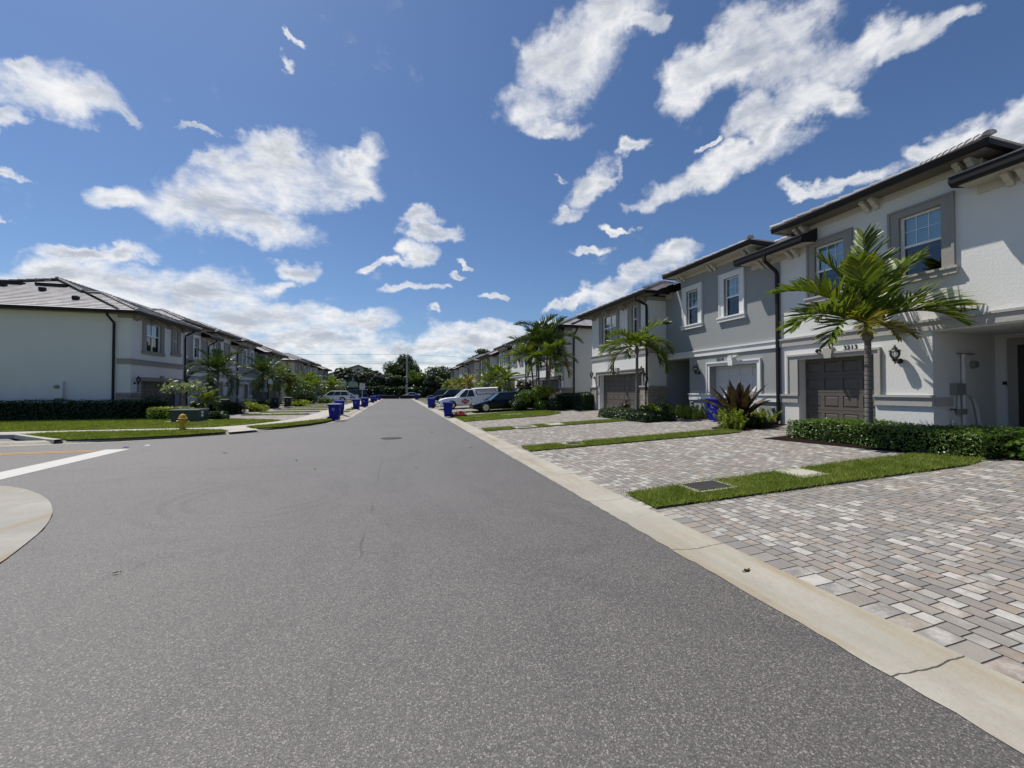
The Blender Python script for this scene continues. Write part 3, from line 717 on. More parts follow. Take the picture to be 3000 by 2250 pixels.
def window(u, root, D, g, tr, sill, trim, double=False, grid=False, simple=False):
    """g = glass t0,t1,z0,z1,zmid; tr = surround t0,t1,z0,z1 or None"""
    t0,t1,z0,z1,zm = g; d = D-.10; f = .05
    mb = MB(); e = .002
    u.bx(mb, d-.04,d+.03,t0+e,t0+f,z0+e,z1-e); u.bx(mb, d-.04,d+.03,t1-f,t1-e,z0+e,z1-e)
    u.bx(mb, d-.04,d+.03,t0+f,t1-f,z1-f,z1-e); u.bx(mb, d-.04,d+.03,t0+f,t1-f,z0+e,z0+f); u.bx(mb, d-.03,d+.035,t0+f,t1-f,zm-.03,zm+.03)
    if double: u.bx(mb, d-.04,d+.028,(t0+t1)/2-.035,(t0+t1)/2+.035,z0+f,z1-f)
    if grid:
        for k in (1,2):
            q = t0+f+(t1-t0-2*f)*k/3; u.bx(mb, d-.012,d+.012,q-.007,q+.007,zm+.03,z1-f)
        u.bx(mb, d-.011,d+.011,t0+f,t1-f,(zm+z1)/2-.007,(zm+z1)/2+.007)
    w = mb.build('window', MC['vinyl'], root)
    mb = MB(); mb.face([u.p(d,t0+f,zm), u.p(d,t1-f,zm), u.p(d,t1-f,z1-f), u.p(d,t0+f,z1-f)], u.nf())
    mb.mat(1).face([u.p(d-.01,t0+f,z0+f), u.p(d-.01,t1-f,z0+f), u.p(d-.01,t1-f,zm), u.p(d-.01,t0+f,zm)], u.nf())
    mb.build('pane', [MC['pane'], MC['pane_low']], w, fix=False)
    mb = MB(); mb.face([u.p(d-.08,t0-.03,zm-.15), u.p(d-.08,t1+.03,zm-.15), u.p(d-.08,t1+.03,z1+.03), u.p(d-.08,t0-.03,z1+.03)], u.nf())
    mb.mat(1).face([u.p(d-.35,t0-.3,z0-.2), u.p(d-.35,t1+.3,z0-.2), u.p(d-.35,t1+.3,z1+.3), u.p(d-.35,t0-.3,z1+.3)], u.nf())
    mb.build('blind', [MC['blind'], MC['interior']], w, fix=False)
    if tr:
        a,b,c,e2 = tr; mb = MB()
        for k, (q, pr) in enumerate(((0, .05), (.07, .03))):
            pass
        u.bx(mb, D-.02,D+.05,a,t0,c,e2); u.bx(mb, D-.02,D+.05,t1,b,c,e2); u.bx(mb, D-.02,D+.05,t0,t1,z1,e2)
        if z0 > c+.01: u.bx(mb, D-.02,D+.05,t0,t1,c,z0)
        o = .055                         # raised outer fillet
        u.bx(mb, D+.05,D+.075,a,a+o,c,e2); u.bx(mb, D+.05,D+.075,b-o,b,c,e2); u.bx(mb, D+.05,D+.075,a+o,b-o,e2-o,e2)
        mb.build('surround', trim, w)
        mb = MB(); u.bx(mb, D-.02,D+.10,a-.05,b+.05,c-.13,c); u.bx(mb, D-.02,D+.13,a-.07,b+.07,c,c+.06); mb.build('sill', sill, w)
def garage(u, root, D, t0,t1,z1, mat, cols):
    d = D-.32; mb = MB(); u.bx(mb, d-.05,d,t0+.002,t1-.002,0.0,z1-.002)
    rows = 4; rh = z1/rows; cw = (t1-t0)/cols
    for r_ in range(rows):
        u.bx(mb, d,d+.022,t0+.004,t1-.004,r_*rh+.006,r_*rh+.10); u.bx(mb, d,d+.022,t0+.004,t1-.004,(r_+1)*rh-.10,(r_+1)*rh-.006)
        for c in range(cols+1):
            q0 = max(t0+.004, t0+c*cw-.06); q1 = min(t1-.004, t0+c*cw+.06); u.bx(mb, d,d+.022,q0,q1,r_*rh+.10,(r_+1)*rh-.10)
        for c in range(cols):
            a, b, lo, hi = t0+c*cw+.06, t0+(c+1)*cw-.06, r_*rh+.10, (r_+1)*rh-.10
            o1 = [u.p(d+.002,a+.01,lo+.01),u.p(d+.002,b-.01,lo+.01),u.p(d+.002,b-.01,hi-.01),u.p(d+.002,a+.01,hi-.01)]
            o2 = [u.p(d+.02,a+.06,lo+.055),u.p(d+.02,b-.06,lo+.055),u.p(d+.02,b-.06,hi-.055),u.p(d+.02,a+.06,hi-.055)]
            mb.rings([o1, o2])
    return mb.build('garage_door', mat, root)
def garage_trim(u, root, D, t0,t1,z1, a,b,e, mat, zlow=0.0, key=None):
    mb = MB(); u.bx(mb, D-.02,D+.05,a,t0,zlow,e); u.bx(mb, D-.02,D+.05,t1,b,zlow,e); u.bx(mb, D-.02,D+.05,t0,t1,z1,e)
    u.bx(mb, D+.05,D+.085,a,b,e-.06,e); u.bx(mb, D+.05,D+.08,a,a+.05,zlow,e-.06); u.bx(mb, D+.05,D+.08,b-.05,b,zlow,e-.06)
    c = (a+b)/2 if key is None else key
    w1, w0 = .15, .10
    k0 = [u.p(D-.02,c-w0,z1-.03),u.p(D-.02,c+w0,z1-.03),u.p(D-.02,c+w1,e+.13),u.p(D-.02,c-w1,e+.13)]
    k1 = [u.p(D+.12,c-w0,z1-.03),u.p(D+.12,c+w0,z1-.03),u.p(D+.12,c+w1,e+.13),u.p(D+.12,c-w1,e+.13)]
    mb.rings([k0, k1]); mb.build('garage_surround', mat, root)
def bracket(u, root, D, t, ztop, mat):
    prof = [(0,0),(.34,0),(.34,-.07),(.26,-.10),(.20,-.17),(.12,-.20),(.07,-.27),(0,-.29)]
    mb = MB(); mb.rings([[u.p(D+a, t-.055, ztop+b) for a, b in prof], [u.p(D+a, t+.055, ztop+b) for a, b in prof]])
    mb.build('bracket', mat, root)
def gutter(u, mb, d, t0, t1, z0, z1):
    """ogee-like gutter profile along the eave"""
    prof = [(d-.13,z0),(d-.03,z0),(d-.005,z0+.06),(d,z1-.03),(d+.018,z1-.02),(d+.018,z1),(d-.13,z1)]
    mb.rings([[u.p(a,t0,b) for a,b in prof], [u.p(a,t1,b) for a,b in prof]])
def downspout(u, root, pts, w=.045):
    mb = MB(); mb.tube([u.p(*q) for q in pts], w*1.35, 4, math.pi/4); mb.build('downspout', MC['brown'], root)
    return root
def base(u, label, W, name='townhouse', group=None):
    q = u.p(0, W/2, 0); return thing(name, label, 'townhouse', q, 0, group)
# ---- end unit: projecting front, wide garage, stone piers
def end_unit(side, y0, dr, label, wall='white', num=None, group=None, wallend=True, detail=1):
    u = Unit(side, y0, dr); W = 6.05; D = 1.0; root = base(u, label, W, group=group); tp = MC['taupe']; ZT = 5.87
    mb = MB(); g1 = (.95,5.5,0,2.12,.34); w1 = (1.42,3.0,3.87,5.64,.12); w2 = (4.6,5.06,4.02,5.64,.12)
    u.panel(mb, D, 0, W, 0, ZT, [g1, w1, w2])
    mb.face([u.p(D,0,0),u.p(-12.6,0,0),u.p(-12.6,0,ZT),u.p(D,0,ZT)], (0,-u.dr,0))
    mb.face([u.p(D,W,0),u.p(-12.6,W,0),u.p(-12.6,W,ZT),u.p(D,W,ZT)], (0,u.dr,0))
    mb.face([u.p(-12.6,0,0),u.p(-12.6,W,0),u.p(-12.6,W,ZT),u.p(-12.6,0,ZT)], (-u.o,0,0))
    mb.build('wall', MC[wall], root, fix=False)
    window(u, root, D, w1[:4]+(4.89,), (1.05,3.3,3.87,5.67), tp, tp, double=True)
    window(u, root, D, w2[:4]+(4.95,), (4.25,5.35,4.02,5.67), tp, tp)
    garage(u, root, D, .95,5.5,2.12, MC['garage_brown'], 8)
    garage_trim(u, root, D, .95,5.5,2.12, .62,5.62,2.33, tp, 1.45)
    mb = MB()                                        # string course wraps both corners
    for pr, a, b in ((.05, 3.04, 3.29), (.08, 3.29, 3.35)):
        u.bx(mb, D-.02,D+pr,-pr,W+pr,a,b); u.bx(mb, D-.62,D-.02,-pr,.02,a,b); u.bx(mb, .002,D-.02,W-.02,W+pr,a,b)
    mb.build('string_course', tp, root)
    mb = MB()
    for pr, a, b in ((.03, 5.67, ZT),):
        u.bx(mb, D-.02,D+pr,-pr,W+pr,a,b); u.bx(mb, D-.62,D-.02,-pr,.02,a,b); u.bx(mb, .002,D-.02,W-.02,W+pr,a,b)
    mb.build('frieze', tp, root)
    for tA, tB, rw in ((-.10,.72,True), (5.44,W+.10,False)):
        mb = MB()
        if rw: u.bx(mb, D+.002,D+.10,tA,tB,0,1.36); u.bx(mb, D-.6,D+.002,tA,-.001,0,1.36)
        else: u.bx(mb, D+.002,D+.10,tA,tB,0,1.36); u.bx(mb, .002,D+.002,W+.001,tB,0,1.36)
        v = mb.build('stone_veneer', MC['stone'], root)
        mb = MB()
        if rw: u.bx(mb, D+.0,D+.15,tA-.05,tB+.05,1.362,1.43); u.bx(mb, D-.65,D,tA-.05,-.001,1.362,1.43)
        else: u.bx(mb, D+.0,D+.15,tA-.05,tB+.05,1.362,1.43); u.bx(mb, .002,D,W+.001,tB+.05,1.362,1.43)
        mb.build('stone_cap', MC['taupe_light'], v)
    # roof: own hipped bay + this unit's share of the main hipped roof
    zE = 5.98; dE = D+EO; e0, e1 = -EO, W+.7; hw = (e1-e0)/2; rz = zE+SL*hw; tm = (e0+e1)/2
    mE = .70; mz = 6.10; RD = 6.95; dr_ = mE-RD; zr = mz+SL*RD
    mb = MB(); up_f = u.o*-1
    dj = mE-(rz-mz)/SL
    tiles(mb, [u.p(dE,e0,zE),u.p(dE,e1,zE),u.p(dE-hw,tm,rz)], (-u.o,0,SL))
    tiles(mb, [u.p(dE,e0,zE),u.p(dE-hw,tm,rz),u.p(dj,tm,rz),u.p(mE-.0,e0,zE)], (0,u.dr,SL))
    tiles(mb, [u.p(dE,e1,zE),u.p(dE-hw,tm,rz),u.p(dj,tm,rz),u.p(mE-(zE-mz)/SL,e1,zE)], (0,-u.dr,SL))
    th = -EO+RD
    tiles(mb, [u.p(mE,-EO,mz),u.p(mE,W,mz),u.p(mE-(W+EO) if W+EO < RD else dr_,W,mz+SL*min(W+EO,RD))], (-u.o,0,SL))
    tiles(mb, [u.p(mE,-EO,mz-.12),u.p(dr_,th,zr-.12),u.p(mE-2*RD,-EO,mz-.12)], (0,u.dr,SL))
    tiles(mb, [u.p(mE-2*RD,-EO,mz),u.p(mE-2*RD,W,mz),u.p(dr_-.3,W,zr-.12),u.p(dr_,th,zr)], (u.o,0,SL))
    roof = mb.build('roof', MC['tile'], root, fix=False)
    mb = MB(); caps(mb, u.p(dE,e0,zE+.03),u.p(dE-hw,tm,rz+.03)); caps(mb, u.p(dE,e1,zE+.03),u.p(dE-hw,tm,rz+.03)); caps(mb, u.p(dE-hw,tm,rz+.03),u.p(dj,tm,rz+.03))
    mb.build('ridge_tiles', MC['tile'], roof); mb = MB(); q = hw; caps(mb, u.p(mE-q,-EO+q,mz+SL*q+.0),u.p(dr_,th,zr+.0)); caps(mb, u.p(mE-2*RD,-EO,mz),u.p(dr_,th,zr))
    mb.build('ridge_tiles', MC['tile'], roof)
    if detail:                                       # low vents seen on the hip end
        for d, t in ((-2.2, 1.1), (-4.9, 2.9), (-8.0, 1.4), (-7.2, 3.6)):
            mb = MB(); c = u.p(d, t, mz-.10+SL*(t+EO)); mb.box(c[0]-.12,c[0]+.12,c[1]-.12,c[1]+.12,c[2],c[2]+.22); mb.build('roof_vent', MC['brown'], roof)
        for d in (-5.4, -7.6):
            mb = MB(); t = 4.4; c = u.p(d,t,mz-.1+SL*(t+EO)); mb.box(c[0]-.75,c[0]+.75,c[1]-.2,c[1]+.2,c[2]-.02,c[2]+.14); mb.build('roof_vent', MC['brown'], roof)
    mb = MB(); u.bx(mb, D-.05,dE-.10,e0+.1,e1-.1,ZT+.0,ZT+.05)
    u.bx(mb, -12.8,D-.05,e0+.1,-.01,ZT,ZT+.05); mb.build('soffit', MC['soffit_brown'], root)
    mb = MB(); gutter(u, mb, dE, e0, e1, ZT-.02, zE+.02)
    prof = [(e0+.13,ZT-.02),(e0+.03,ZT-.02),(e0+.005,ZT+.04),(e0,zE-.01),(e0-.018,zE),(e0-.018,zE+.02),(e0+.13,zE+.02)]
    mb.rings([[u.p(dE-.14,a,b) for a,b in prof], [u.p(-12.9,a,b) for a,b in prof]])
    u.bx(mb, .3, dE-.14, e1-.12, e1, ZT-.02, zE+.02)
    mb.build('gutter', MC['brown'], root)
    if detail:
        for t in (.25, .50, 1.9, 2.15, 3.75, 4.0, 5.55, 5.8): bracket(u, root, D, t, ZT, tp)
    downspout(u, root, [(dE-.06,W-.2,ZT),(dE-.06,W-.2,ZT-.16),(D+.10,W-.08,ZT-.42),(D+.08,W-.08,ZT-.6),(D+.08,W-.08,1.75),(D+.17,W-.03,1.5),(D+.17,W-.03,.06),(D+.35,W-.03,.02)])
    downspout(u, root, [(.25,-EO+.05,ZT),(.25,-EO+.05,ZT-.16),(.25,-.1,ZT-.5),(.25,-.08,ZT-.62),(.25,-.08,.05)])
    if num: text('house_number', num, .20, u.p(D+.012, 2.45, 2.52), u.axes(), MC['digits'], root)
    return u
# ---- middle unit
def mid_unit(side, y0, dr, label, sch, W, gar, gtr, porch, wins, bay, low, num=None, numt=0, band=(2.70,2.98), ds=None, detail=1, gcol=4, group=None, vent=()):
    u = Unit(side, y0, dr); root = base(u, label, W, group=group); D = 0.0
    wall, trim, fr, gm, rail = {'grey': (MC['grey'], MC['whitetrim'], MC['cream'], MC['garage_white'], MC['whitetrim']),
        'white': (MC['white'], MC['taupe_light'], MC['cream'], MC['garage_brown'], MC['taupe_light']),
        'beige': (MC['beige'], MC['whitetrim'], MC['cream'], MC['garage_white'], MC['whitetrim'])}[sch]
    wtrim = MC['taupe'] if sch == 'white' else trim
    ZL, ZH = 5.98, 6.56
    mb = MB(); holes = [gar[:2]+(0, gar[2], .34), porch+(0, 2.66, 2.5)] + [(a,b,c,e,.12) for a,b,c,e,m_ in wins]
    u.panel(mb, D, 0, W, 0, ZL, holes)
    b0, b1 = bay; s0, s1 = b0+.45, b1-.45
    mb.face([u.p(D,s0,ZL),u.p(D,s1,ZL),u.p(D,s1,ZH),u.p(D,s0,ZH)], u.nf())
    for t, sg in ((s0,-1),(s1,1)): mb.face([u.p(D,t,ZL),u.p(D-2.2,t,ZL),u.p(D-2.2,t,ZH),u.p(D,t,ZH)], (0,sg*dr,0))
    for t, sg in ((0,-1),(W,1)): mb.face([u.p(D,t,0),u.p(-12.6,t,0),u.p(-12.6,t,ZL),u.p(D,t,ZL)], (0,sg*dr,0))
    mb.face([u.p(-2.5,porch[0],0),u.p(-2.5,porch[1],0),u.p(-2.5,porch[1],2.66),u.p(-2.5,porch[0],2.66)], u.nf())
    mb.build('wall', wall, root, fix=False)
    # entrance at the back of the porch
    pm = (porch[0]+porch[1])/2 if porch[1]-porch[0] < 2 else porch[0]+.88; mb = MB(); u.bx(mb, -2.5,-2.44,pm-.44,pm+.44,0,2.36)
    for zz in (.35, 1.15): u.bx(mb, -2.44,-2.425,pm-.28,pm+.28,zz,zz+.65)
    dd = mb.build('front_door', MC['door_dark'], root)
    mb = MB(); u.bx(mb, -2.5,-2.41,pm-.62,pm-.44,0,2.36); u.bx(mb, -2.5,-2.41,pm+.44,pm+.62,0,2.36); u.bx(mb, -2.5,-2.41,pm-.62,pm+.62,2.36,2.54)
    mb.build('door_surround', MC['taupe'], dd)
    mb = MB(); mb.tube([u.p(-2.38,pm+.33,.98), u.p(-2.38,pm+.33,1.2)], .02, 6); mb.build('handle', MC['pvc'], dd)
    gap = MB()
    for (a,b,c,e,zm) in wins: window(u, root, D, (a,b,c,e,zm), (a-.25,b+.25,c+.0,e+.22), MC['whitetrim'] if sch != 'white' else MC['taupe_light'], wtrim, grid=True)
    garage(u, root, D, gar[0],gar[1],gar[2], gm, gcol)
    garage_trim(u, root, D, gar[0],gar[1],gar[2], gtr[0],gtr[1],gar[2]+.17, trim, 1.06)
    mb = MB()
    for pr, a, b in ((.05, band[0], band[1]-.06), (.085, band[1]-.06, band[1])): u.bx(mb, D-.02,D+pr,.001,W-.001,a,b)
    mb.build('string_course', trim, root)
    mb = MB(); segs = []
    cuts = sorted([(gar[0],gar[1]), porch]); t = 0.0
    for a, b in cuts+[(W,W)]:
        if a-t > .05: segs.append((t, a))
        t = b
    for a, b in segs:
        mb = MB(); u.bx(mb, D-.02,D+.05,a+.001,b-.001,.77,1.0); u.bx(mb, D-.02,D+.085,a-.02,b+.02,1.0,1.06); mb.build('chair_rail', rail, root)
    mb = MB(); u.bx(mb, -.7,-.02,(porch[0] if porch[0] > gar[1] else porch[1])-.0, (porch[0]+.04 if porch[0] > gar[1] else porch[1]-.04), .78,1.0)
    mb.build('chair_rail', rail, root)
    # raised bay eave
    mb = MB(); u.bx(mb, D-.02,D+.03,s0-.03,s1+.03,6.40,ZH+.10); mb.build('frieze', fr, root)
    mb = MB(); u.bx(mb, D-.1,EO-.10,b0+.1,b1-.1,ZH+.0,ZH+.05); u.bx(mb, -1.2,D-.1,b0+.1,s0-.01,ZH,ZH+.05); u.bx(mb, -1.2,D-.1,s1+.01,b1-.1,ZH,ZH+.05)
    mb.build('soffit', MC['soffit_brown'] if sch == 'white' else fr, root)
    zE = 6.66; hw = (b1-b0)/2; rz = zE+SL*hw; tm = (b0+b1)/2; mE = EO; mz = 6.10; RD = 6.95; zr = mz+SL*RD
    dj = mE-(rz-mz)/SL; ds_ = mE-(zE-mz)/SL
    mb = MB()
    tiles(mb, [u.p(EO,b0,zE),u.p(EO,b1,zE),u.p(EO-hw,tm,rz)], (-u.o,0,SL))
    tiles(mb, [u.p(EO,b0,zE),u.p(EO-hw,tm,rz),u.p(dj,tm,rz),u.p(ds_,b0,zE)], (0,dr,SL))
    tiles(mb, [u.p(EO,b1,zE),u.p(EO-hw,tm,rz),u.p(dj,tm,rz),u.p(ds_,b1,zE)], (0,-dr,SL))
    tiles(mb, [u.p(0,0,mz+SL*EO),u.p(0,W,mz+SL*EO),u.p(mE-RD,W,zr),u.p(mE-RD,0,zr)], (-u.o,0,SL))
    for a, b in low: tiles(mb, [u.p(mE,a,mz),u.p(mE,b,mz),u.p(0,b,mz+SL*EO),u.p(0,a,mz+SL*EO)], (-u.o,0,SL))
    tiles(mb, [u.p(mE-2*RD,0,mz),u.p(mE-2*RD,W,mz),u.p(mE-RD,W,zr),u.p(mE-RD,0,zr)], (u.o,0,SL))
    roof = mb.build('roof', MC['tile'], root, fix=False)
    mb = MB(); caps(mb, u.p(EO,b0,zE+.03),u.p(EO-hw,tm,rz+.03)); caps(mb, u.p(EO,b1,zE+.03),u.p(EO-hw,tm,rz+.03)); caps(mb, u.p(EO-hw,tm,rz+.03),u.p(dj,tm,rz+.03)); mb.build('ridge_tiles', MC['tile'], roof)
    mb = MB(); caps(mb, u.p(mE-RD,0,zr),u.p(mE-RD,W,zr))
    mb.build('ridge_tiles', MC['tile'], roof)
    mb = MB(); gutter(u, mb, EO, b0, b1, ZH-.02, zE+.02)
    for t in (b0, b1):
        a, b = (t, t+.12) if t == b0 else (t-.12, t); u.bx(mb, ds_, EO-.14, a, b, ZH-.02, zE+.02)
    mb.build('gutter', MC['brown'], root)
    for a, b in low:
        mb = MB(); gutter(u, mb, EO, a, b, 5.90, mz+.02)
        for t in (a, b):
            if .05 < t < W-.05:              # gable-like end of the short eave
                pr = [(EO-.12,5.90),(EO,5.98),(EO,mz),(0.03,mz+SL*EO+.02),(0.03,5.98)]
                mb.rings([[u.p(x_,t-.02,z_) for x_,z_ in pr], [u.p(x_,t+.02,z_) for x_,z_ in pr]])
        mb.build('gutter', MC['brown'], root)
    for a, b in low:
        mb = MB(); u.bx(mb, D-.02,D+.03,a+(.0 if a < .05 else .16),b-(.0 if b > W-.05 else .16),5.74,5.95)
        u.bx(mb, D+.03,EO-.12,a+.02,b-.02,5.95,5.99); mb.build('frieze', fr, root)
    if detail:
        for t in (s0+.08, s0+.30, tm-.11, tm+.11, s1-.30, s1-.08): bracket(u, root, D, t, ZH, fr)
        for a, b in low:
            if b-a > .9:
                c = (a+b)/2+(.1 if a > .05 else -.1)
                for t in (c-.11, c+.11): bracket(u, root, D, t, 5.95, fr)
    if ds is not None: downspout(u, root, [(EO-.06,ds,5.92),(EO-.06,ds,5.72),(.14,ds,5.42),(.08,ds,5.3),(.08,ds,.14),(.14,ds,.05),(.5,ds,.03)])
    if num: text('house_number', num, .20, u.p(D+.012, numt, 2.46), u.axes(), MC['digits'], root)
    for t, z in vent:
        mb = MB(); c = u.p(0,t,z); mb.lathe([(.075,0),(.085,.03),(.05,.12*u.o),(.0,.12*u.o)], c, 10, 'x'); mb.build('vent_hood', MC['greybox'], root)
    return u
M1 = dict(W=6.3, gar=(2.94,5.33,2.22), gtr=(2.77,5.5), porch=(.02,1.67), wins=[(1.51,2.27,4.15,5.78,5.0),(3.76,4.54,4.15,5.78,5.0)], bay=(.67,5.72), low=[(0,.62),(4.95,6.3)], gcol=4)
M2 = dict(W=6.3, gar=(.62,2.87,2.22), gtr=(.25,3.04), porch=(4.15,6.28), wins=[(1.23,2.11,4.14,5.80,5.0),(3.51,4.38,4.14,5.80,5.0)], bay=(.24,5.54), low=[(0,1.3),(4.87,6.3)], gcol=4)
def row(side, ys, names, endwall, sch=('grey','white','grey'), detail=1, group=None, nums=(None,)*5):
    """five units: end, mid, mid, mid, end; ys = near edge"""
    y = ys; E = 6.05
    end_unit(side, y, 1, names[0], wall=endwall, detail=detail, group=group, num=nums[0])
    y += E; mid_unit(side, y, 1, names[1], sch[0], **M1, detail=detail, group=group, num=nums[1], numt=3.5, ds=6.2)
    y += 6.3; mid_unit(side, y, 1, names[2], sch[1], **M2, detail=detail, group=group, num=nums[2], numt=1.75, ds=None)
    y += 6.3+6.3; mid_unit(side, y, -1, names[3], sch[2], **M1, detail=detail, group=group, num=nums[3], numt=3.5, ds=6.2)
    y += E; end_unit(side, y, -1, names[4], wall=endwall, detail=detail, group=group, num=nums[4])
    return y
# near right building
end_unit('R', 23.35, -1, 'white corner townhouse with stone piers and wide brown garage behind small palm', num='3225')
mid_unit('R', 17.3, -1, 'grey townhouse numbered 3219 with white garage door and white window surrounds', 'grey', **M1, num='3219', numt=3.5, ds=6.22, vent=((1.85,.62),(5.95,.52)))
mid_unit('R', 11.0, -1, 'white townhouse numbered 3213 with brown garage door behind the largest palm', 'white', **M2, num='3213', numt=2.24)
M2b = dict(M2, wins=[(1.23,2.11,4.14,5.80,5.0),(4.62,5.5,3.6,5.66,4.6)], porch=(4.15,6.29))
M2b['wins'] = [(1.23,2.11,4.14,5.80,5.0),(3.3,4.38,4.14,5.80,5.0)]
mid_unit('R', -1.6, 1, 'grey townhouse cut off by the right edge of the photo beside the shared porch', 'grey', **M2)
end_unit('R', -1.6, -1, 'white townhouse at the near end beyond the right edge of the photo', detail=0) if False else None
row('R', 27.8, ['white end townhouse with tall grey downspout behind the palm cluster', 'second townhouse of the right middle row behind the palm cluster', 'third townhouse of the right middle row above the white pickup', 'fourth townhouse of the right middle row, grey with white trim', 'far end townhouse of the right middle row above the dark suv'], 'white')
row('R', 63.2, ['beige near end townhouse of the farthest right row behind yellow palms', 'second unit of the farthest right row', 'third unit of the farthest right row', 'fourth unit of the farthest right row', 'last unit of the farthest right row below the broad tree'], 'beige', ('beige','white','beige'), detail=0)
row('L', 28.0, ['large white end townhouse with blank side wall and ribbed roof at far left', 'grey townhouse beside the large white end house on the left', 'white townhouse with narrow brown garage door in middle of left row', 'grey townhouse behind the second left palm', 'white far end townhouse of the nearer left row behind black bins'], 'white')
row('L', 65.5, ['beige end townhouse with pale side wall in the farther left row', 'second unit of the farther left row behind green bushes', 'third unit of the farther left row', 'fourth unit of the farther left row', 'last unit of the farther left row near the sabal palms'], 'beige', ('beige','white','beige'), detail=0)
ABS[0] = False
# ------------------------------------------------------------- vegetation
def unit(a): return a/np.maximum(np.linalg.norm(a, axis=-1, keepdims=True), 1e-9)
def leafquads(C, size, up=0.0, asp=.5, var=.4, nrm=None):
    n = len(C); a = unit(rng.normal(size=(n,3)) + np.array([0,0,up])); q = rng.normal(size=(n,3)) if nrm is None else nrm + .55*rng.normal(size=(n,3))
    if nrm is not None: a = unit(a - unit(q)*(a*unit(q)).sum(1, keepdims=True))
    b = unit(np.cross(a, q)); s = (size*(1-var+2*var*rng.random(n)))[:,None]
    V = np.zeros((n,4,3)); V[:,0] = C-a*s*.5; V[:,1] = C+b*s*asp*.5; V[:,2] = C+a*s*.55; V[:,3] = C-b*s*asp*.5
    return V
def boxquads(x0,x1,y0,y1,z0,z1):
    p = [(x0,y0,z0),(x1,y0,z0),(x1,y1,z0),(x0,y1,z0),(x0,y0,z1),(x1,y0,z1),(x1,y1,z1),(x0,y1,z1)]
    return np.array([[p[i] for i in f] for f in ((4,5,6,7),(0,1,5,4),(1,2,6,5),(2,3,7,6),(3,0,4,7))], float)
def lump(P, f, amp, seed=0):
    r = np.random.default_rng(seed); out = np.zeros(len(P))
    for k in range(5):
        w = r.normal(size=3)*f*(1+k*.6); out += np.sin(P@w + r.random()*6.28)/(1+k*.5)
    return out*amp/2
def hedge_box(name, label, x0,x1,y0,y1,z0,z1, n, size, mat, group=None, amp=.05, cat='hedge', seed=1):
    """clipped hedge: leaves laid over a lumpy box with a dark twiggy inside"""
    dx, dy, dz = x1-x0, y1-y0, z1-z0
    A = np.array([dx*dy, dx*dz, dx*dz, dy*dz, dy*dz]); k = rng.choice(5, n, p=A/A.sum()); u, v = rng.random(n), rng.random(n)
    P = np.zeros((n,3)); N = np.zeros((n,3))
    for i in range(5):
        m = k == i
        if i == 0: P[m] = np.stack([x0+dx*u, y0+dy*v, np.full(n, z1)], 1)[m]; N[m] = (0,0,1)
        elif i < 3: P[m] = np.stack([x0+dx*u, np.full(n, (y0,y1)[i-1]), z0+dz*v], 1)[m]; N[m] = (0,(-1,1)[i-1],0)
        else: P[m] = np.stack([np.full(n, (x0,x1)[i-3]), y0+dy*u, z0+dz*v], 1)[m]; N[m] = ((-1,1)[i-3],0,0)
    c = np.array([(x0+x1)/2,(y0+y1)/2,(z0+z1)/2]); h = np.array([dx,dy,dz])/2
    q = (P-c)/h; e = np.sort(np.abs(q), 1)[:,1]
    P = P - N*0.0 - unit(q)*(np.maximum(e-.8, 0)*.35*min(h))[:,None]     # rounded shoulders
    P = P + N*(lump(P, 3.2, amp, seed) + rng.normal(size=n)*size*.45)[:,None]
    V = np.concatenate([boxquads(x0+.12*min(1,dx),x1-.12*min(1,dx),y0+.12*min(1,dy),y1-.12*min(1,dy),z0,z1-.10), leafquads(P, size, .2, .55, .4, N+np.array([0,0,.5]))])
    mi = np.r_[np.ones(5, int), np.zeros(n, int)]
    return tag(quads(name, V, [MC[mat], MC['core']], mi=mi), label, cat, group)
def bush(name, label, c, r, n, size, mat, group=None, cat='shrub', k=7, up=.3, core=True):
    c = np.array(c, float); r = np.array(r, float); cs = [c + r*.55*np.clip(rng.normal(size=3), -1, 1)*np.array([1,1,.6]) for _ in range(k)]
    P = []; N = []
    for q in cs:
        d = unit(rng.normal(size=(n//k,3))); P.append(q + d*r*.55*(.8+.3*rng.random((n//k,1)))); N.append(d)
    P, N = np.concatenate(P), np.concatenate(N); m = P[:,2] > c[2]-r[2]*.95; P, N = P[m], N[m]
    V = leafquads(P, size, up, .5, .4, N); mi = np.zeros(len(V), int)
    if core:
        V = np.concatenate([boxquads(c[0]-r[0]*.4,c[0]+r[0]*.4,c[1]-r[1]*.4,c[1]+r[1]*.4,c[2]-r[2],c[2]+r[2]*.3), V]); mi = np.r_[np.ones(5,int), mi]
    return tag(quads(name, V, [MC[mat], MC['core']], mi=mi), label, cat, group)
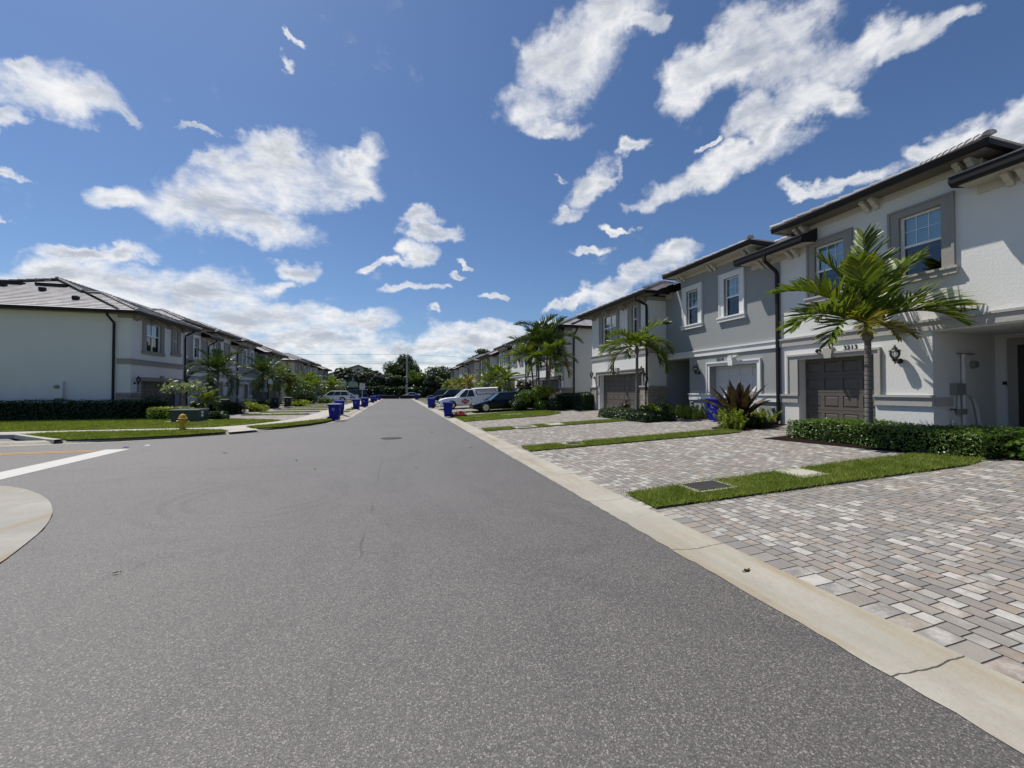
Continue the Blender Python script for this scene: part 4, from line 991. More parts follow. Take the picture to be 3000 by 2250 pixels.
def frond(L, el0, droop, n=34, leaf=.55, wid=.038, V=28, seed=0, tw=0):
    """arching feather frond growing from the origin towards +x: rachis plus leaflets"""
    r = np.random.default_rng(seed); Q = []; P = np.zeros(3); pts = []; el = R(el0); ds = L/40
    for i in range(41):
        t = i/40; a = R(el0) - R(droop)*t**1.25; T = np.array([math.cos(a), 0, math.sin(a)]); pts.append((P.copy(), T)); P = P+T*ds
    for i in range(0, 40, 2):
        (p0,T0),(p1,T1) = pts[i], pts[i+2]; w = .020*(1-i/46); S = np.array([0,1,0]); U = np.array([-T0[2],0,T0[0]])
        Q += [[p0-S*w,p0+S*w,p1+S*w*.93,p1-S*w*.93], [p0-U*w,p0+U*w,p1+U*w*.9,p1-U*w*.9]]
    for i in range(n):
        t = .14+.86*(i+.3*r.random())/n; p, T = pts[min(40, int(t*40))]; N = np.array([-T[2],0,T[0]])
        ll = leaf*(math.sin(math.pi*(.16+.74*t))**.7)*(.85+.3*r.random()); ph = R(72-44*t + r.normal()*5); v = R(V + r.normal()*9 - 10*t)
        for s in (-1, 1):
            S = np.array([0,s,0]); d = T*math.cos(ph) + (S*math.cos(v)+N*math.sin(v))*math.sin(ph)
            wd = np.cross(d, N*math.cos(R(35))+S*math.sin(R(35))*.6 + r.normal(size=3)*.25); wd /= np.linalg.norm(wd)+1e-9
            a0 = p; prev = (a0-wd*wid*.35, a0+wd*wid*.35); dr = np.array([0,0,-1.0])
            for k, (f, ww) in enumerate(((.33,1.0),(.70,.9),(1.0,.30))):
                q = p + d*ll*f + dr*ll*.16*f*f*(.5+.8*r.random())
                cur = (q-wd*wid*.5*ww, q+wd*wid*.5*ww); Q.append([prev[0],prev[1],cur[1],cur[0]]); prev = cur
    return np.array(Q)
def rotz(V, a):
    c, s = math.cos(a), math.sin(a); W = V.copy(); W[...,0] = V[...,0]*c-V[...,1]*s; W[...,1] = V[...,0]*s+V[...,1]*c; return W
FM = {}
def frond_mesh(key, mat):
    k = key+(mat,)
    if k not in FM:
        o = quads('frond', frond(*key), MC[mat]); FM[k] = o.data; bpy.data.objects.remove(o)
    return FM[k]
def trunk(h, r0, r1, bulge=0, lean=(0,0), rings=12):
    mb = MB(); rs = []
    for i in range(rings+1):
        t = i/rings; r = r0+(r1-r0)*t + bulge*math.exp(-((t-.93)/.07)**2) + .35*r0*math.exp(-t*14)
        rs.append([(lean[0]*t*t+r*math.cos(a), lean[1]*t*t+r*math.sin(a), h*t) for a in [2*math.pi*k/10 for k in range(10)]])
    return mb.rings(rs)
def palm(label, loc, h, r, fl, mat='palm', group=None, children=True, lean=(0,0), shaft=.55, name='palm_tree', rz=0):
    """fl: list of (azimuth deg, elevation, droop, length, material)"""
    t = thing(name, label, 'palm tree', loc, rz, group)
    trunk(h, r, r*.8, 0, lean).build('trunk', MC['bark'], t, True, fix=True)
    mb = MB(); mb.lathe([(r*.85,0),(r*1.35,.06),(r*1.25,shaft*.5),(r*.7,shaft)], (lean[0],lean[1],h-.02), 10); mb.build('crownshaft', MC['shaft'], t, True)
    top = (lean[0], lean[1], h+shaft*.8); y_near = loc[1] < 20
    if children:
        for i, (az, el, dr, L, m) in enumerate(fl):
            o = bpy.data.objects.new('frond', frond_mesh((L, el, dr, 48, .34*L, (.0265 if y_near else .021)*L+.007, 40, i % 5), m)); COL.objects.link(o); o.parent = t
            o.location = top; o.rotation_euler = (0, 0, R(az))
    else:
        V = [rotz(frond(L, el, dr, 24, .32*L, .05*L, 30, i), R(az)) for i, (az, el, dr, L, m) in enumerate(fl)]
        o = quads('crown', np.concatenate(V), MC[mat], t); o.location = top
    return t
def fan_fronds(n, L, seed, mat='palm', lowest=-5, yellow=0):
    r = random.Random(seed); out = []
    for i in range(n):
        out.append((i*137.5+r.uniform(-12,12), lowest+(80-lowest)*((i+.5)/n)+r.uniform(-6,6), r.uniform(65,105)*(1.1-.6*i/n), L*r.uniform(.85,1.1), 'palm_y' if i < yellow else mat))
    return out
# big palm in the clipped bed (azimuths measured from camera right, turned into the world)
Y0 = -15.9
big = [(200,80,22,2.30,'palm'),(12,54,48,2.35,'palm'),(352,30,92,2.3,'palm'),(172,40,72,2.25,'palm'),(188,20,92,2.2,'palm'),(228,4,75,1.65,'palm_y'),(38,40,62,2.15,'palm'),(222,56,62,1.95,'palm'),
       (262,-12,65,1.1,'palm_y'),(130,52,60,2.0,'palm'),(318,22,95,1.7,'palm'),(88,30,70,1.9,'palm'),(150,66,45,2.1,'palm'),(60,70,40,2.0,'palm'),(205,8,95,1.9,'palm'),(340,-5,70,1.0,'palm_y')]
palm('tallest near palm rising from clipped hedge before house 3213', (11.12,7.1,.32), 2.52, .085, [(a+Y0,b+11,c-12,d,e) for a,b,c,d,e in big], shaft=.45)
mid = [(205,48,85,1.75,'palm'),(178,30,95,1.8,'palm'),(188,-2,100,1.8,'palm'),(10,62,62,1.95,'palm'),(345,34,105,1.7,'palm'),(352,2,100,1.9,'palm'),(262,40,100,1.5,'palm'),(300,30,105,1.6,'palm'),(235,20,100,1.5,'palm'),(90,50,80,1.6,'palm'),(130,30,90,1.7,'palm'),(50,45,85,1.6,'palm'),(20,15,100,1.7,'palm')]
palm('slender palm in ground cover bed before house 3225', (10.6,16.2,.33), 3.0, .075, [(a+Y0,b,c,d,e) for a,b,c,d,e in mid], shaft=.4)
# cluster of taller palms on the right lawn
for i, (x, y, h, L, s, ln, lab) in enumerate([(10.0,25.9,3.1,1.9,3,(.1,-.1),'shortest trunk of the palm cluster at the edge of the right lawn'),(10.25,27.0,4.35,2.4,4,(.15,.1),'front straight palm of the cluster on the right lawn'),(9.75,28.2,3.4,2.1,5,(-.25,0),'leaning left palm of the cluster on the right lawn'),(10.3,28.6,4.6,2.3,6,(-.1,.1),'tallest palm at the back of the cluster on the right lawn')]):
    palm(lab, (x,y,.3), h, .075, fan_fronds(12, L, s, 'palm_d' if i % 2 else 'palm', -8, 1), lean=ln, group='palms clustered on the right lawn', shaft=.5)
# left row palms
for i, (x, y, h, L, s, lab) in enumerate([(-11.6,31.5,2.5,2.0,11,'nearest left palm in front of the narrow garage'),(-11.6,41,2.75,2.1,12,'second left palm above two black bins'),(-11.7,46.7,2.45,2.0,13,'third left palm behind the black bins'),(-10.9,47.6,2.1,1.6,14,'short twin palm beside the third left palm')]):
    palm(lab, (x,y,.08), h, .075, fan_fronds(15, L, s, 'palm_d' if i < 2 else 'palm', -25, 0), group='palms before the left houses', shaft=.45)
for i, (x, y, h, L, s, lab) in enumerate([(-10.5,58,1.7,2.0,21,'green palm behind the white suv'),(-9.6,66,1.9,1.9,22,'palm beyond the dark van on the left'),(-9.8,73,1.9,1.9,23,'farthest left palm beyond the van'),(-12,62,2.4,2.2,24,'palm close to the beige left houses')]):
    palm(lab, (x,y,.08), h, .07, fan_fronds(13, L, s, 'palm', -20, 1), 'palm', 'palms along the far left drives', False, shaft=.4)
for i, (x, y, h, L, s, lab) in enumerate([(10.3,38.5,1.9,2.0,31,'palm right behind the white pickup canopy'),(9.9,42.0,2.3,2.2,32,'palm over the cab of the white pickup'),(10.4,46.5,1.9,2.0,33,'palm left of the pickup palms near a downspout'),(9.8,57,1.9,2.0,34,'yellowing palm behind the dark suv'),(9.6,62.5,1.8,1.9,35,'palm beside the street lamp'),(9.8,69,1.9,1.9,36,'palm far along the right drives'),(9.2,76,1.9,1.8,37,'last palm of the right side')]):
    palm(lab, (x,y,.3), h, .07, fan_fronds(14, L, s, 'palm_y' if i in (3,5) else 'palm', -20, 1), 'palm_y' if i in (3,5) else 'palm', 'palms along the far right drives', False, shaft=.4)
# hedges and beds
sheet('planting_bed', [(9.65,8.75),(10.2,5.5),(10.9,4.3),(12.95,4.3),(12.9,9.0)], .012, MC['mulch'], zf=gz)
hedge_box('hedge', 'clipped bright hedge round the tallest palm before house 3213', 10.35,12.0,4.75,8.65,.33,.80, 15000, .05, 'hedge', amp=.07)
bush('shrub', 'spiky low plant at the right end of the clipped hedge', (11.35,4.35,.62), (.55,.55,.32), 900, .13, 'hedge', up=1.0)
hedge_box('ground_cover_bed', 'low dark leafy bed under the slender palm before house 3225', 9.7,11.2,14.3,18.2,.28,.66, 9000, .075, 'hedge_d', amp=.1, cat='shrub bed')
bush('shrub', 'red tinged shrub by the stone pier of house 3225', (11.35,18.4,.75), (.3,.4,.5), 500, .11, 'purple')
bush('fern_clump', 'bright fern in front of the stone pier of house 3225', (11.3,16.2,.72), (.35,.45,.3), 500, .16, 'fern', cat='fern', up=1.4)
bush('shrub', 'dark shrub beside the dark entrance of house 3219', (12.3,16.7,.7), (.4,.5,.4), 900, .1, 'hedge_d')
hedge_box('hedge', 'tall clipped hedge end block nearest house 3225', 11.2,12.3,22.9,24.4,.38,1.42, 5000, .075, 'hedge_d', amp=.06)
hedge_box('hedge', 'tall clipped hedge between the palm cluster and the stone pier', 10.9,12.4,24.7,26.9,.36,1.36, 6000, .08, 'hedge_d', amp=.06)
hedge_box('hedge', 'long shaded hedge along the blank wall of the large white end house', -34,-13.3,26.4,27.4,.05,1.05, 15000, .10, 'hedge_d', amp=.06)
bush('shrub', 'dark round shrub at the right end of the long shaded hedge', (-13.0,27.3,.75), (.8,.7,.65), 1500, .11, 'hedge_d')
hedge_box('hedge', 'small yellowish hedge left of the green transformer box', -12.2,-10.5,24.9,25.7,.05,.72, 3000, .085, 'fern', amp=.1)
bush('shrub', 'small dark shrub right of the green transformer box', (-9.0,24.3,.3), (.5,.4,.3), 1400, .09, 'hedge_d')
hedge_box('hedge', 'mixed dark hedge under the nearest left palm', -12.6,-9.9,30.2,31.2,.05,.8, 5000, .09, 'hedge_d', amp=.14)
hedge_box('hedge', 'low hedge left of the black bins', -12.4,-10.3,38.6,39.6,.05,.8, 2200, .1, 'hedge_d', amp=.12)
bush('fern_clump', 'yellow green fern clump right of the mixed left hedge', (-10.0,33.6,.45), (.8,.7,.4), 900, .2, 'fern', cat='fern', up=1.2)
bush('shrub', 'yellow green shrub right of the two black bins', (-9.6,44.5,.45), (1.1,1.2,.45), 1200, .16, 'fern')
bush('shrub', 'tall light green bush behind the white suv bonnet', (-11.0,53.5,1.6), (1.3,1.6,1.6), 2600, .28, 'tree_y', k=9)
bush('shrub', 'dark spreading bush before the white suv bonnet', (-10.2,51,.9), (1.5,1.6,.9), 2200, .2, 'hedge_d', k=9)
bush('shrub', 'low bush beside the rear wheel drive on the left', (-8.6,54,.4), (1.2,1.2,.4), 1200, .16, 'hedge')
for i, (x, y, z, r, m, lab) in enumerate([(8.6,26.2,1.1,.85,'hedge','feathery shrub over the dark sedan rear'),(9.7,26.3,1.5,.8,'fern','light green shrub between sedan and palm cluster'),(10.3,25.2,.65,.7,'hedge_d','low dark planting at the foot of the palm cluster'),(9.4,25.6,.55,.6,'hedge','low mixed shrub on the lawn side of the palm cluster'),(8.0,26.0,.7,.6,'hedge_d','dark shrub in front of the sedan side'),(8.8,52,1.0,1.5,'hedge','bush behind the dark suv roof')]):
    bush('shrub', lab, (x,y,z), (r,r,r*.8), 1500, .15, m, k=8)
bush('shrub', 'reddish plume plant among the right palms', (10.6,33.5,1.9), (.6,.6,.6), 700, .3, 'purple', up=.6, core=False)
# foxtail ferns: upright plumes
def foxtail(label, c, n, h, spread, mat='fern'):
    Q = []
    for i in range(n):
        a = rng.random()*6.28; b = np.array([c[0]+rng.normal()*spread*.35, c[1]+rng.normal()*spread*.5, c[2]]); ln = np.array([math.cos(a), math.sin(a), 0])*(.15+.5*rng.random())
        hh = h*(.55+.6*rng.random()); m = 70; t = rng.random(m)**.8
        P = b + np.array([0,0,1])*(t*hh)[:,None] + ln*(t*t*hh)[:,None]
        rad = .05*np.sin(np.pi*np.clip(t*.9+.08,0,1)); P = P + unit(rng.normal(size=(m,3)))*rad[:,None]
        Q.append(leafquads(P, .10, .9, .24, .3))
    return tag(quads('foxtail_fern', np.concatenate(Q), MC[mat]), label, 'fern')
foxtail('foxtail fern clump against the grey wall left of the blue bin', (12.35,14.95,.40), 75, .52, 1.0)
foxtail('foxtail fern clump at the foot of the big bronze plant', (10.65,10.8,.32), 60, .64, .34)
foxtail('foxtail fern by the downspout of house 3219', (12.55,11.6,.41), 34, .5, .6)
bush('shrub', 'small dark shrub with orange leaves between bronze plant and downspout', (11.7,11.0,.55), (.45,.4,.28), 800, .1, 'hedge_d')
sheet('planting_bed', [(10.2,10.4),(11.6,10.3),(12.95,10.75),(12.95,11.9),(11.4,11.9),(10.3,11.4)], .012, MC['mulch'], zf=gz)
sheet('planting_bed', [(11.9,14.4),(12.95,14.3),(12.95,15.6),(11.9,15.6)], .012, MC['mulch'], zf=gz)
# big bronze strap-leaved plant
t = thing('bronze_plant', 'big bronze strap leaved plant in front of the white garage', 'plant', (11.25,11.15,.35))
mb = MB(); mb.lathe([(.12,0),(.17,.15),(.13,.42),(.05,.5)], (0,0,0), 10); mb.build('stem', MC['purple'], t, True)
Q = []
for i in range(22):
    az = i*2.399; el = R(36+52*(i/22)); L = (1.25+.35*random.random())*(1-.12*(i/22)); p = np.array([0,0,.30+.004*i]); prev = None
    for k in range(11):
        s = k/10; a = el - R(18 if i > 8 else 30)*s**2.2*1.6; T = np.array([math.cos(az)*math.cos(a), math.sin(az)*math.cos(a), math.sin(a)]); S = np.array([-math.sin(az), math.cos(az), 0]); N = np.cross(T, S)
        w = .145*math.sin(math.pi*min(1, .22+.78*s))**.8 + .006
        cur = (p-S*w+N*w*-.5, p.copy(), p+S*w+N*w*-.5)
        if prev is not None: Q += [[prev[0],prev[1],cur[1],cur[0]], [prev[1],prev[2],cur[2],cur[1]]]
        prev = cur; p = p+T*L/10
quads('leaves', np.array(Q), MC['purple'], t)
# small variegated tree and dwarf palm behind the transformer
t = thing('small_tree', 'small white leaved tree behind the green transformer box', 'tree', (-11.55,27.0,.08))
mb = MB(); mb.tube([(0,0,0),(.03,0,.6),(-.02,.02,1.1)], [.06,.05,.05], 8)
for a in range(5): mb.tube([(-.02,.02,1.08),(.25*math.cos(a*1.26),.25*math.sin(a*1.26),1.3),(.6*math.cos(a*1.26),.6*math.sin(a*1.26),1.5)], [.035,.025,.012], 6)
mb.build('trunk', MC['bark'], t)
P = np.concatenate([np.array([.75*math.cos(k*.78)*(.4+.6*(k%3)/2), .75*math.sin(k*.78)*(.4+.6*(k%3)/2), 1.45+.35*rng.random()]) + rng.normal(size=(60,3))*np.array([.2,.2,.14]) for k in range(11)])
quads('crown', leafquads(P, .21, .3, .42), MC['silverleaf'], t)
palm('dwarf palm right of the small white leaved tree', (-11.2,29.0,.08), .75, .07, fan_fronds(14, 1.1, 44, 'palm', -15), children=False, mat='palm', shaft=.15, name='dwarf_palm')
# far vegetation
def tree(label, loc, h, r, n, size, mat, k=14, group=None, base=.3, seed=0, flat=.7, name='broadleaf_tree'):
    t = thing(name, label, 'tree', loc, 0, group); g = np.random.default_rng(seed)
    mb = MB(); mb.tube([(0,0,0),(.1,0,h*.3),(0,.1,h*.55)], [.03*h+.08,.022*h+.05,.012*h+.04], 8)
    cs = []
    for i in range(k):
        d = unit(g.normal(size=3)); c = np.array([0,0,h*(base+1)/2]) + d*np.array([r*.72, r*.72, h*(1-base)/2*.72])*(g.random()**.4); cs.append(c)
        if i < 6: mb.tube([(0,.05,h*.4),tuple(c*.6+np.array([0,0,h*.16])),tuple(c)], [.015*h+.03,.01*h+.02,.02], 5)
    mb.build('trunk', MC['treebark'], t)
    P = []; N = []
    for c in cs:
        m = n//k; rr = r*(.28+.22*g.random()); d = unit(g.normal(size=(m,3))); q = c + d*np.array([rr,rr,rr*flat])*(.55+.5*g.random((m,1))); P.append(q); N.append(d)
    quads('crown', leafquads(np.concatenate(P), size, .2, .6, .4, np.concatenate(N)), MC[mat], t)
    return t
tree('big dark tree behind the utility pole', (1.9,110,0), 11.4, 5.2, 14000, .55, 'tree', 30, seed=3, base=.12)
tree('yellow green tree right of the utility pole', (4.4,101,0), 6.6, 2.8, 5000, .45, 'tree_y', 16, seed=4, base=.45)
for i, (x, y, h, r, m, lab) in enumerate([(-1.6,102,7.2,2.7,'sabal','grey green tree left of the utility pole'),(1.2,101,6.6,2.4,'tree','dark tree right behind the utility pole foot'),(9.8,108,8.6,4.2,'tree','dark tree in the gap at the street end on the right'),(14.2,112,9.6,4.4,'tree','open crowned tree above the street lamp'),(8.4,98,6.4,2.5,'sabal','grey green tree at the street end right of the silver car'),(11.5,94,4.2,1.8,'tree_y','small light green tree left of the street lamp'),(6.3,105,5.6,2.4,'tree','dark tree behind the silver car'),(-24,125,7,4,'tree','dark tree far behind the left houses'),(18,125,8,5,'tree','far dark tree behind the right houses'),(-5.5,108,5.2,2.6,'tree','dark tree behind the sabal palms')]):
    tree(lab, (x,y,0), h, r*1.12, 6500, .48, m, 20, seed=20+i, base=.04 if m != 'tree_y' else .2, group='trees at the end of the street')
tree('broad tree rising behind the right row roofs', (20.5,98,0), 12.6, 6.0, 7000, .6, 'tree', 26, seed=9, base=.5, flat=.45)
# sabal palms: round heads of fans on straight trunks
def sabal(label, loc, h, seed):
    t = thing('sabal_palm', label, 'palm tree', loc, 0, 'sabal palms before the tan house'); trunk(h-1.0, .19, .17, rings=6).build('trunk', MC['treebark'], t, True)
    g = np.random.default_rng(seed); Q = []
    for i in range(90):
        d = unit(g.normal(size=3) + np.array([0,0,.25])); p = d*(.4+1.05*g.random()); s = unit(np.cross(d, [0,0,1.0])+1e-6); u = np.cross(s, d)
        for k in range(9):
            a = R(-70+17.5*k); e = d*math.cos(a)*.8 + s*math.sin(a)*.8 + np.array([0,0,-.18]); w = np.cross(e, u); w = w/(np.linalg.norm(w)+1e-9)*.075
            q = p+e*.55; Q.append([p-w*.4, p+w*.4, q+w, q-w]); Q.append([q-w, q+w, q+e*.3+np.array([0,0,-.15])+w*.2, q+e*.3+np.array([0,0,-.15])-w*.2])
    o = quads('crown', np.array(Q), MC['sabal'], t); o.location = (0,0,h-.9); return t
for i, (x, lab) in enumerate([(-11.0,'leftmost sabal palm before the tan gable house'),(-8.6,'second sabal palm from the left, under the gable peak'),(-6.9,'third sabal palm from the left'),(-4.7,'rightmost sabal palm next to the dark trees'),(-12.9,'sabal palm half behind the left row end')]):
    sabal(lab, (x, 100+.6*(i % 2), 0), [6.3,5.9,6.5,5.9,6.2][i], 50+i)
hedge_box('hedge', 'dark hedge under the sabal palms at the street end', -16,-2.9,93.5,95,0,2.4, 3500, .3, 'hedge_d', amp=.3)
hedge_box('hedge', 'dark hedge across the street end behind the low wall', -2.9,14,96,98,0,2.2, 3500, .3, 'tree', amp=.4)
# ------------------------------------------------------------- objects
MC['blue'] = plain('blue_plastic', (.008,.013,.24), .55, .25, 0, .12)
MC['binblack'] = plain('black_plastic', (.018,.018,.019), .5, .4, 0, .1)
MC['emblem'] = plain('pale_emblem', (.45,.47,.62), .6)
MC['yellow'] = plain('hydrant_yellow', (.55,.34,.035), .55, .4, 0, .18)
MC['green'] = plain('transformer_green', (.035,.052,.042), .5, .4, 0, .12)
MC['sticker'] = plain('sticker', (.68,.69,.66), .6)
MC['carwhite'] = plain('car_white', (.78,.79,.80), .22, .6)
MC['cardark'] = plain('car_dark', (.005,.006,.010), .16, .3)
MC['carblack'] = plain('car_black', (.004,.004,.005), .18, .3)
MC['carsilver'] = plain('car_silver', (.50,.52,.54), .25, .6, .4)
MC['carglass'] = plain('car_glass', (.012,.016,.018), .05, .8)
MC['chrome'] = plain('bright_metal', (.62,.62,.63), .25, .5, .9)
MC['lamp_clear'] = plain('lamp_clear', (.5,.52,.55), .1)
MC['lamp_red'] = plain('lamp_red', (.28,.015,.012), .2)
MC['decalred'] = plain('decal_red', (.30,.035,.03), .5); MC['decalwhite'] = plain('decal_white', (.75,.74,.72), .5); MC['decalblack'] = plain('decal_black', (.02,.025,.04), .5)
MC['red'] = plain('red_enamel', (.30,.018,.022), .35)
MC['polegrey'] = plain('pole_concrete', (.36,.36,.37), .8, .3, 0, .1)
MC['galv'] = plain('galvanised', (.42,.43,.43), .5, .5, .5)
MC['signback'] = plain('sign_back', (.50,.51,.49), .55, .5, .2, .06)
MC['deadleaf'] = plain('dead_leaf', (.075,.045,.02), .9, .1, 0, .3)
MC['tan'] = stucco('tan_stucco', (.60,.52,.46)); MC['tanroof'] = plain('tan_roof', (.22,.19,.18), .85, .2, 0, .1)
MC['manhole'] = plain('cast_iron', (.045,.043,.042), .75, .3)
MC['darkwall'] = plain('dark_wall', (.035,.034,.036), .9, .2, 0, .15)
# wheeled bins
MC['blue_lid'] = plain('blue_lid', (.02,.03,.22), .22, .5); MC['black_lid'] = plain('black_lid', (.018,.018,.019), .25, .5)
def make_bin(mat, lab):
    lidm = MC['blue_lid'] if mat is MC['blue'] else MC['black_lid']
    t = thing('wheeled_bin', lab, 'bin')
    mb = MB(); mb.rings([[(x*a, y*b, z) for x, y in ((-1,-1),(1,-1),(1,1),(-1,1))] for a, b, z in ((.21,.19,.04),(.225,.205,.25),(.26,.235,.62),(.27,.24,.80),(.30,.27,.805),(.30,.27,.855))])
    mb.box(-.19,.19,-.212,-.200,.30,.46); mb.box(.245,.262,-.15,.15,.34,.60)
    mb.build('body', mat, t)
    mb = MB(); mb.rings([[(x*a+sx, y*b, z) for x, y in ((-1,-1),(1,-1),(1,1),(-1,1))] for a, b, z, sx in ((.325,.29,.857,.01),(.33,.295,.885,.01),(.28,.25,.925,0),(.2,.18,.935,0))])
    mb.build('lid', lidm, t)
    mb = MB(); mb.tube([(-.30,-.2,.84),(-.37,-.2,.83),(-.37,.2,.83),(-.30,.2,.84)], .016, 6); mb.build('handle', mat, t)
    for s in (-1, 1):
        mb = MB(); mb.lathe([(.0,-.03),(.115,-.03),(.12,0),(.115,.03),(0,.03)], (-.22, s*.235, .12), 14, 'y'); mb.build('wheel', MC['rubber'], t)
    mb = MB()
    for face in ('f', 'l'):
        for k in range(9):
            a0, a1 = R(40+k*31), R(40+(k+.9)*31)
            q = []
            for r_, a in ((.045,a0),(.045,a1),(.075,a1),(.075,a0)):
                q.append((.263+.006*0+.0, r_*math.cos(a), .62+r_*math.sin(a)) if face == 'f' else (r_*math.cos(a), -.2425, .62+r_*math.sin(a)))
            mb.face(q, (1,0,0) if face == 'f' else (0,-1,0))
    mb.build('emblem', MC['emblem'], t, fix=False)
    return t
b0 = make_bin(MC['blue'], 'x'); first = [True]
def bin_at(src, x, y, rz, lab, grp, z=None):
    o = src if first[0] else copy_tree(src); first[0] = False
    return put(o, (x, y, gz(x,y) if z is None else z), R(rz), lab, grp)
BG = 'blue wheeled bins set out along the kerbs'
for x, y, rz, lab in [(-3.2,23.4,-8,'nearest left blue bin at the kerb by the corner grass'),(-3.45,27.3,5,'second left blue bin right behind the nearest one'),(-3.25,35.9,-4,'third left blue bin standing alone before the sign post'),(-3.05,41.2,3,'fourth left blue bin just right of the sign post'),(-3.05,43.6,0,'left blue bin half hidden behind the fourth one'),(-3.1,56.2,-5,'left blue bin before the dark van'),(-3.05,62.8,4,'left blue bin right behind the one by the dark van'),(-2.9,72.3,0,'farthest left blue bin near the street end'),
        (2.98,24.6,176,'nearest right blue bin beside the red mower'),(2.98,37.6,184,'right blue bin at the kerb left of the white pickup'),(3.5,41.8,178,'right blue bin behind the one left of the pickup'),(3.3,73,180,'farthest right blue bin near the silver car')]:
    bin_at(b0, x, y, rz, lab, BG)
bin_at(b0, 12.1, 13.05, 192, 'blue bin at the grey wall of house 3219 beside the bronze plant', 'bins kept by the houses')
first[0] = True; b1 = make_bin(MC['binblack'], 'x')
for x, y, rz, lab in [(12.35,12.25,185,'black bin half hidden by the bronze plant'),(-10.2,39.7,0,'left of two black bins by the grey house, pale lid'),(-9.9,42.5,0,'right of the two black bins by the grey house'),(-11.6,53.5,0,'black bin against the far white house on the left'),(-12.0,34.0,10,'black bin beside the dwarf palm')]:
    bin_at(b1, x, y, rz, lab, 'black bins kept by the houses')
# wall lanterns: modelled facing -x with the wall at x = 0
def make_lantern():
    t = thing('wall_lantern', 'x', 'wall lantern')
    mb = MB(); mb.lathe([(.0,-.0),(.075,-.0),(.07,-.03),(.03,-.045),(.0,-.045)], (0,0,0), 12, 'x')
    mb.tube([(-.03,0,0),(-.10,0,-.05),(-.17,0,-.055),(-.20,0,-.01),(-.20,0,.03)], .014, 6)
    mb.lathe([(.0,-.10),(.02,-.09),(.012,-.05),(.05,-.02),(.065,.03),(.06,.04),(0,.04)], (-.20,0,.02), 10)
    mb.lathe([(.10,.23),(.135,.235),(.12,.26),(.06,.30),(.045,.34),(.02,.36),(.025,.385),(.008,.41),(.0,.43)], (-.20,0,.02), 12)
    mb.build('bracket', MC['black'], t)
    mb = MB()
    for k in range(8):
        a = k*math.pi/4; c, s = math.cos(a), math.sin(a)
        mb.tube([(-.20+c*r_, s*r_, .02+z) for r_, z in ((.06,.04),(.095,.10),(.11,.17),(.105,.235))], .007, 4)
    mb.build('cage', MC['black'], t)
    mb = MB(); mb.lathe([(.0,.045),(.05,.05),(.088,.11),(.1,.17),(.094,.232),(0,.232)], (-.20,0,.02), 12); mb.build('glass', MC['lamp_glass_clear'], t, True)
    return t
MC['lamp_glass_clear'] = glass('lantern_glass', (.82,.84,.84), .06)
ln = make_lantern(); first[0] = True
def lantern(x, y, z, side, lab):
    o = ln if first[0] else copy_tree(ln); first[0] = False
    put(o, (x, y, z), 0 if side == 'R' else math.pi, lab, 'black wall lanterns beside the garages')
lantern(12.995,7.53,2.40,'R','black lantern on the white wall right of garage 3213')
lantern(12.995,15.0,2.40,'R','black lantern on the grey wall left of garage 3219')
lantern(11.995,23.02,2.44,'R','black lantern left of the wide garage of house 3225')
lantern(11.995,17.66,2.44,'R','black lantern right of the wide garage beside the downspout')
lantern(11.995,28.13,2.44,'R','black lantern by the garage behind the palm cluster')
lantern(11.995,33.4,2.44,'R','black lantern left of the garage behind the palm cluster')
lantern(-14.595,28.36,2.05,'L','black lantern left of the garage of the large white end house')
for y, lab in ((36.35,'black lantern by the first white garage of the left row'),(43.85,'black lantern right of the narrow brown garage on the left'),(50.65,'black lantern by the dark porch in the left row')): lantern(-15.595,y,2.05,'L',lab)
lantern(-14.595,53.4,2.05,'L','black lantern at the white far end house of the left row')
lantern(-14.595,65.9,2.05,'L','black lantern at the beige left end house')
# security cameras
def camera_thing(lab, loc, o, col, twin=False):
    t = thing('security_camera', lab, 'camera', loc)
    mb = MB(); mb.lathe([(.0,0),(.045,0),(.045,o*.03),(.02,o*.05),(0,o*.05)], (0,0,0), 10, 'x'); mb.tube([(o*.04,0,0),(o*.10,0,-.02)], .014, 6); mb.build('mount', col, t)
    mb = MB(); mb.tube([(o*.06,.03,-.005),(o*.2,-.06,-.05)], .05, 8); mb.build('camera_body', col, t)
    if twin:
        for s in (-1, 1):
            mb = MB(); mb.rings([[(o*(.05+.12*q), s*.13+a, .05+b) for a, b in ((-.09,-.03),(.09,-.03),(.09,.03),(-.09,.03))] for q in (0, 1)]); mb.build('floodlight', col, t)
camera_thing('small black camera over the left part of garage 3213', (12.99,9.66,2.90), -1, MC['black'])
camera_thing('white twin floodlight camera over garage 3219', (12.90,12.9,2.93), -1, MC['pvc'], True)
camera_thing('dark camera over the wide garage of house 3225', (11.9,20.2,2.62), -1, MC['black'])
camera_thing('white camera over the garage of the large white end house', (-14.5,31.3,2.30), 1, MC['pvc'])
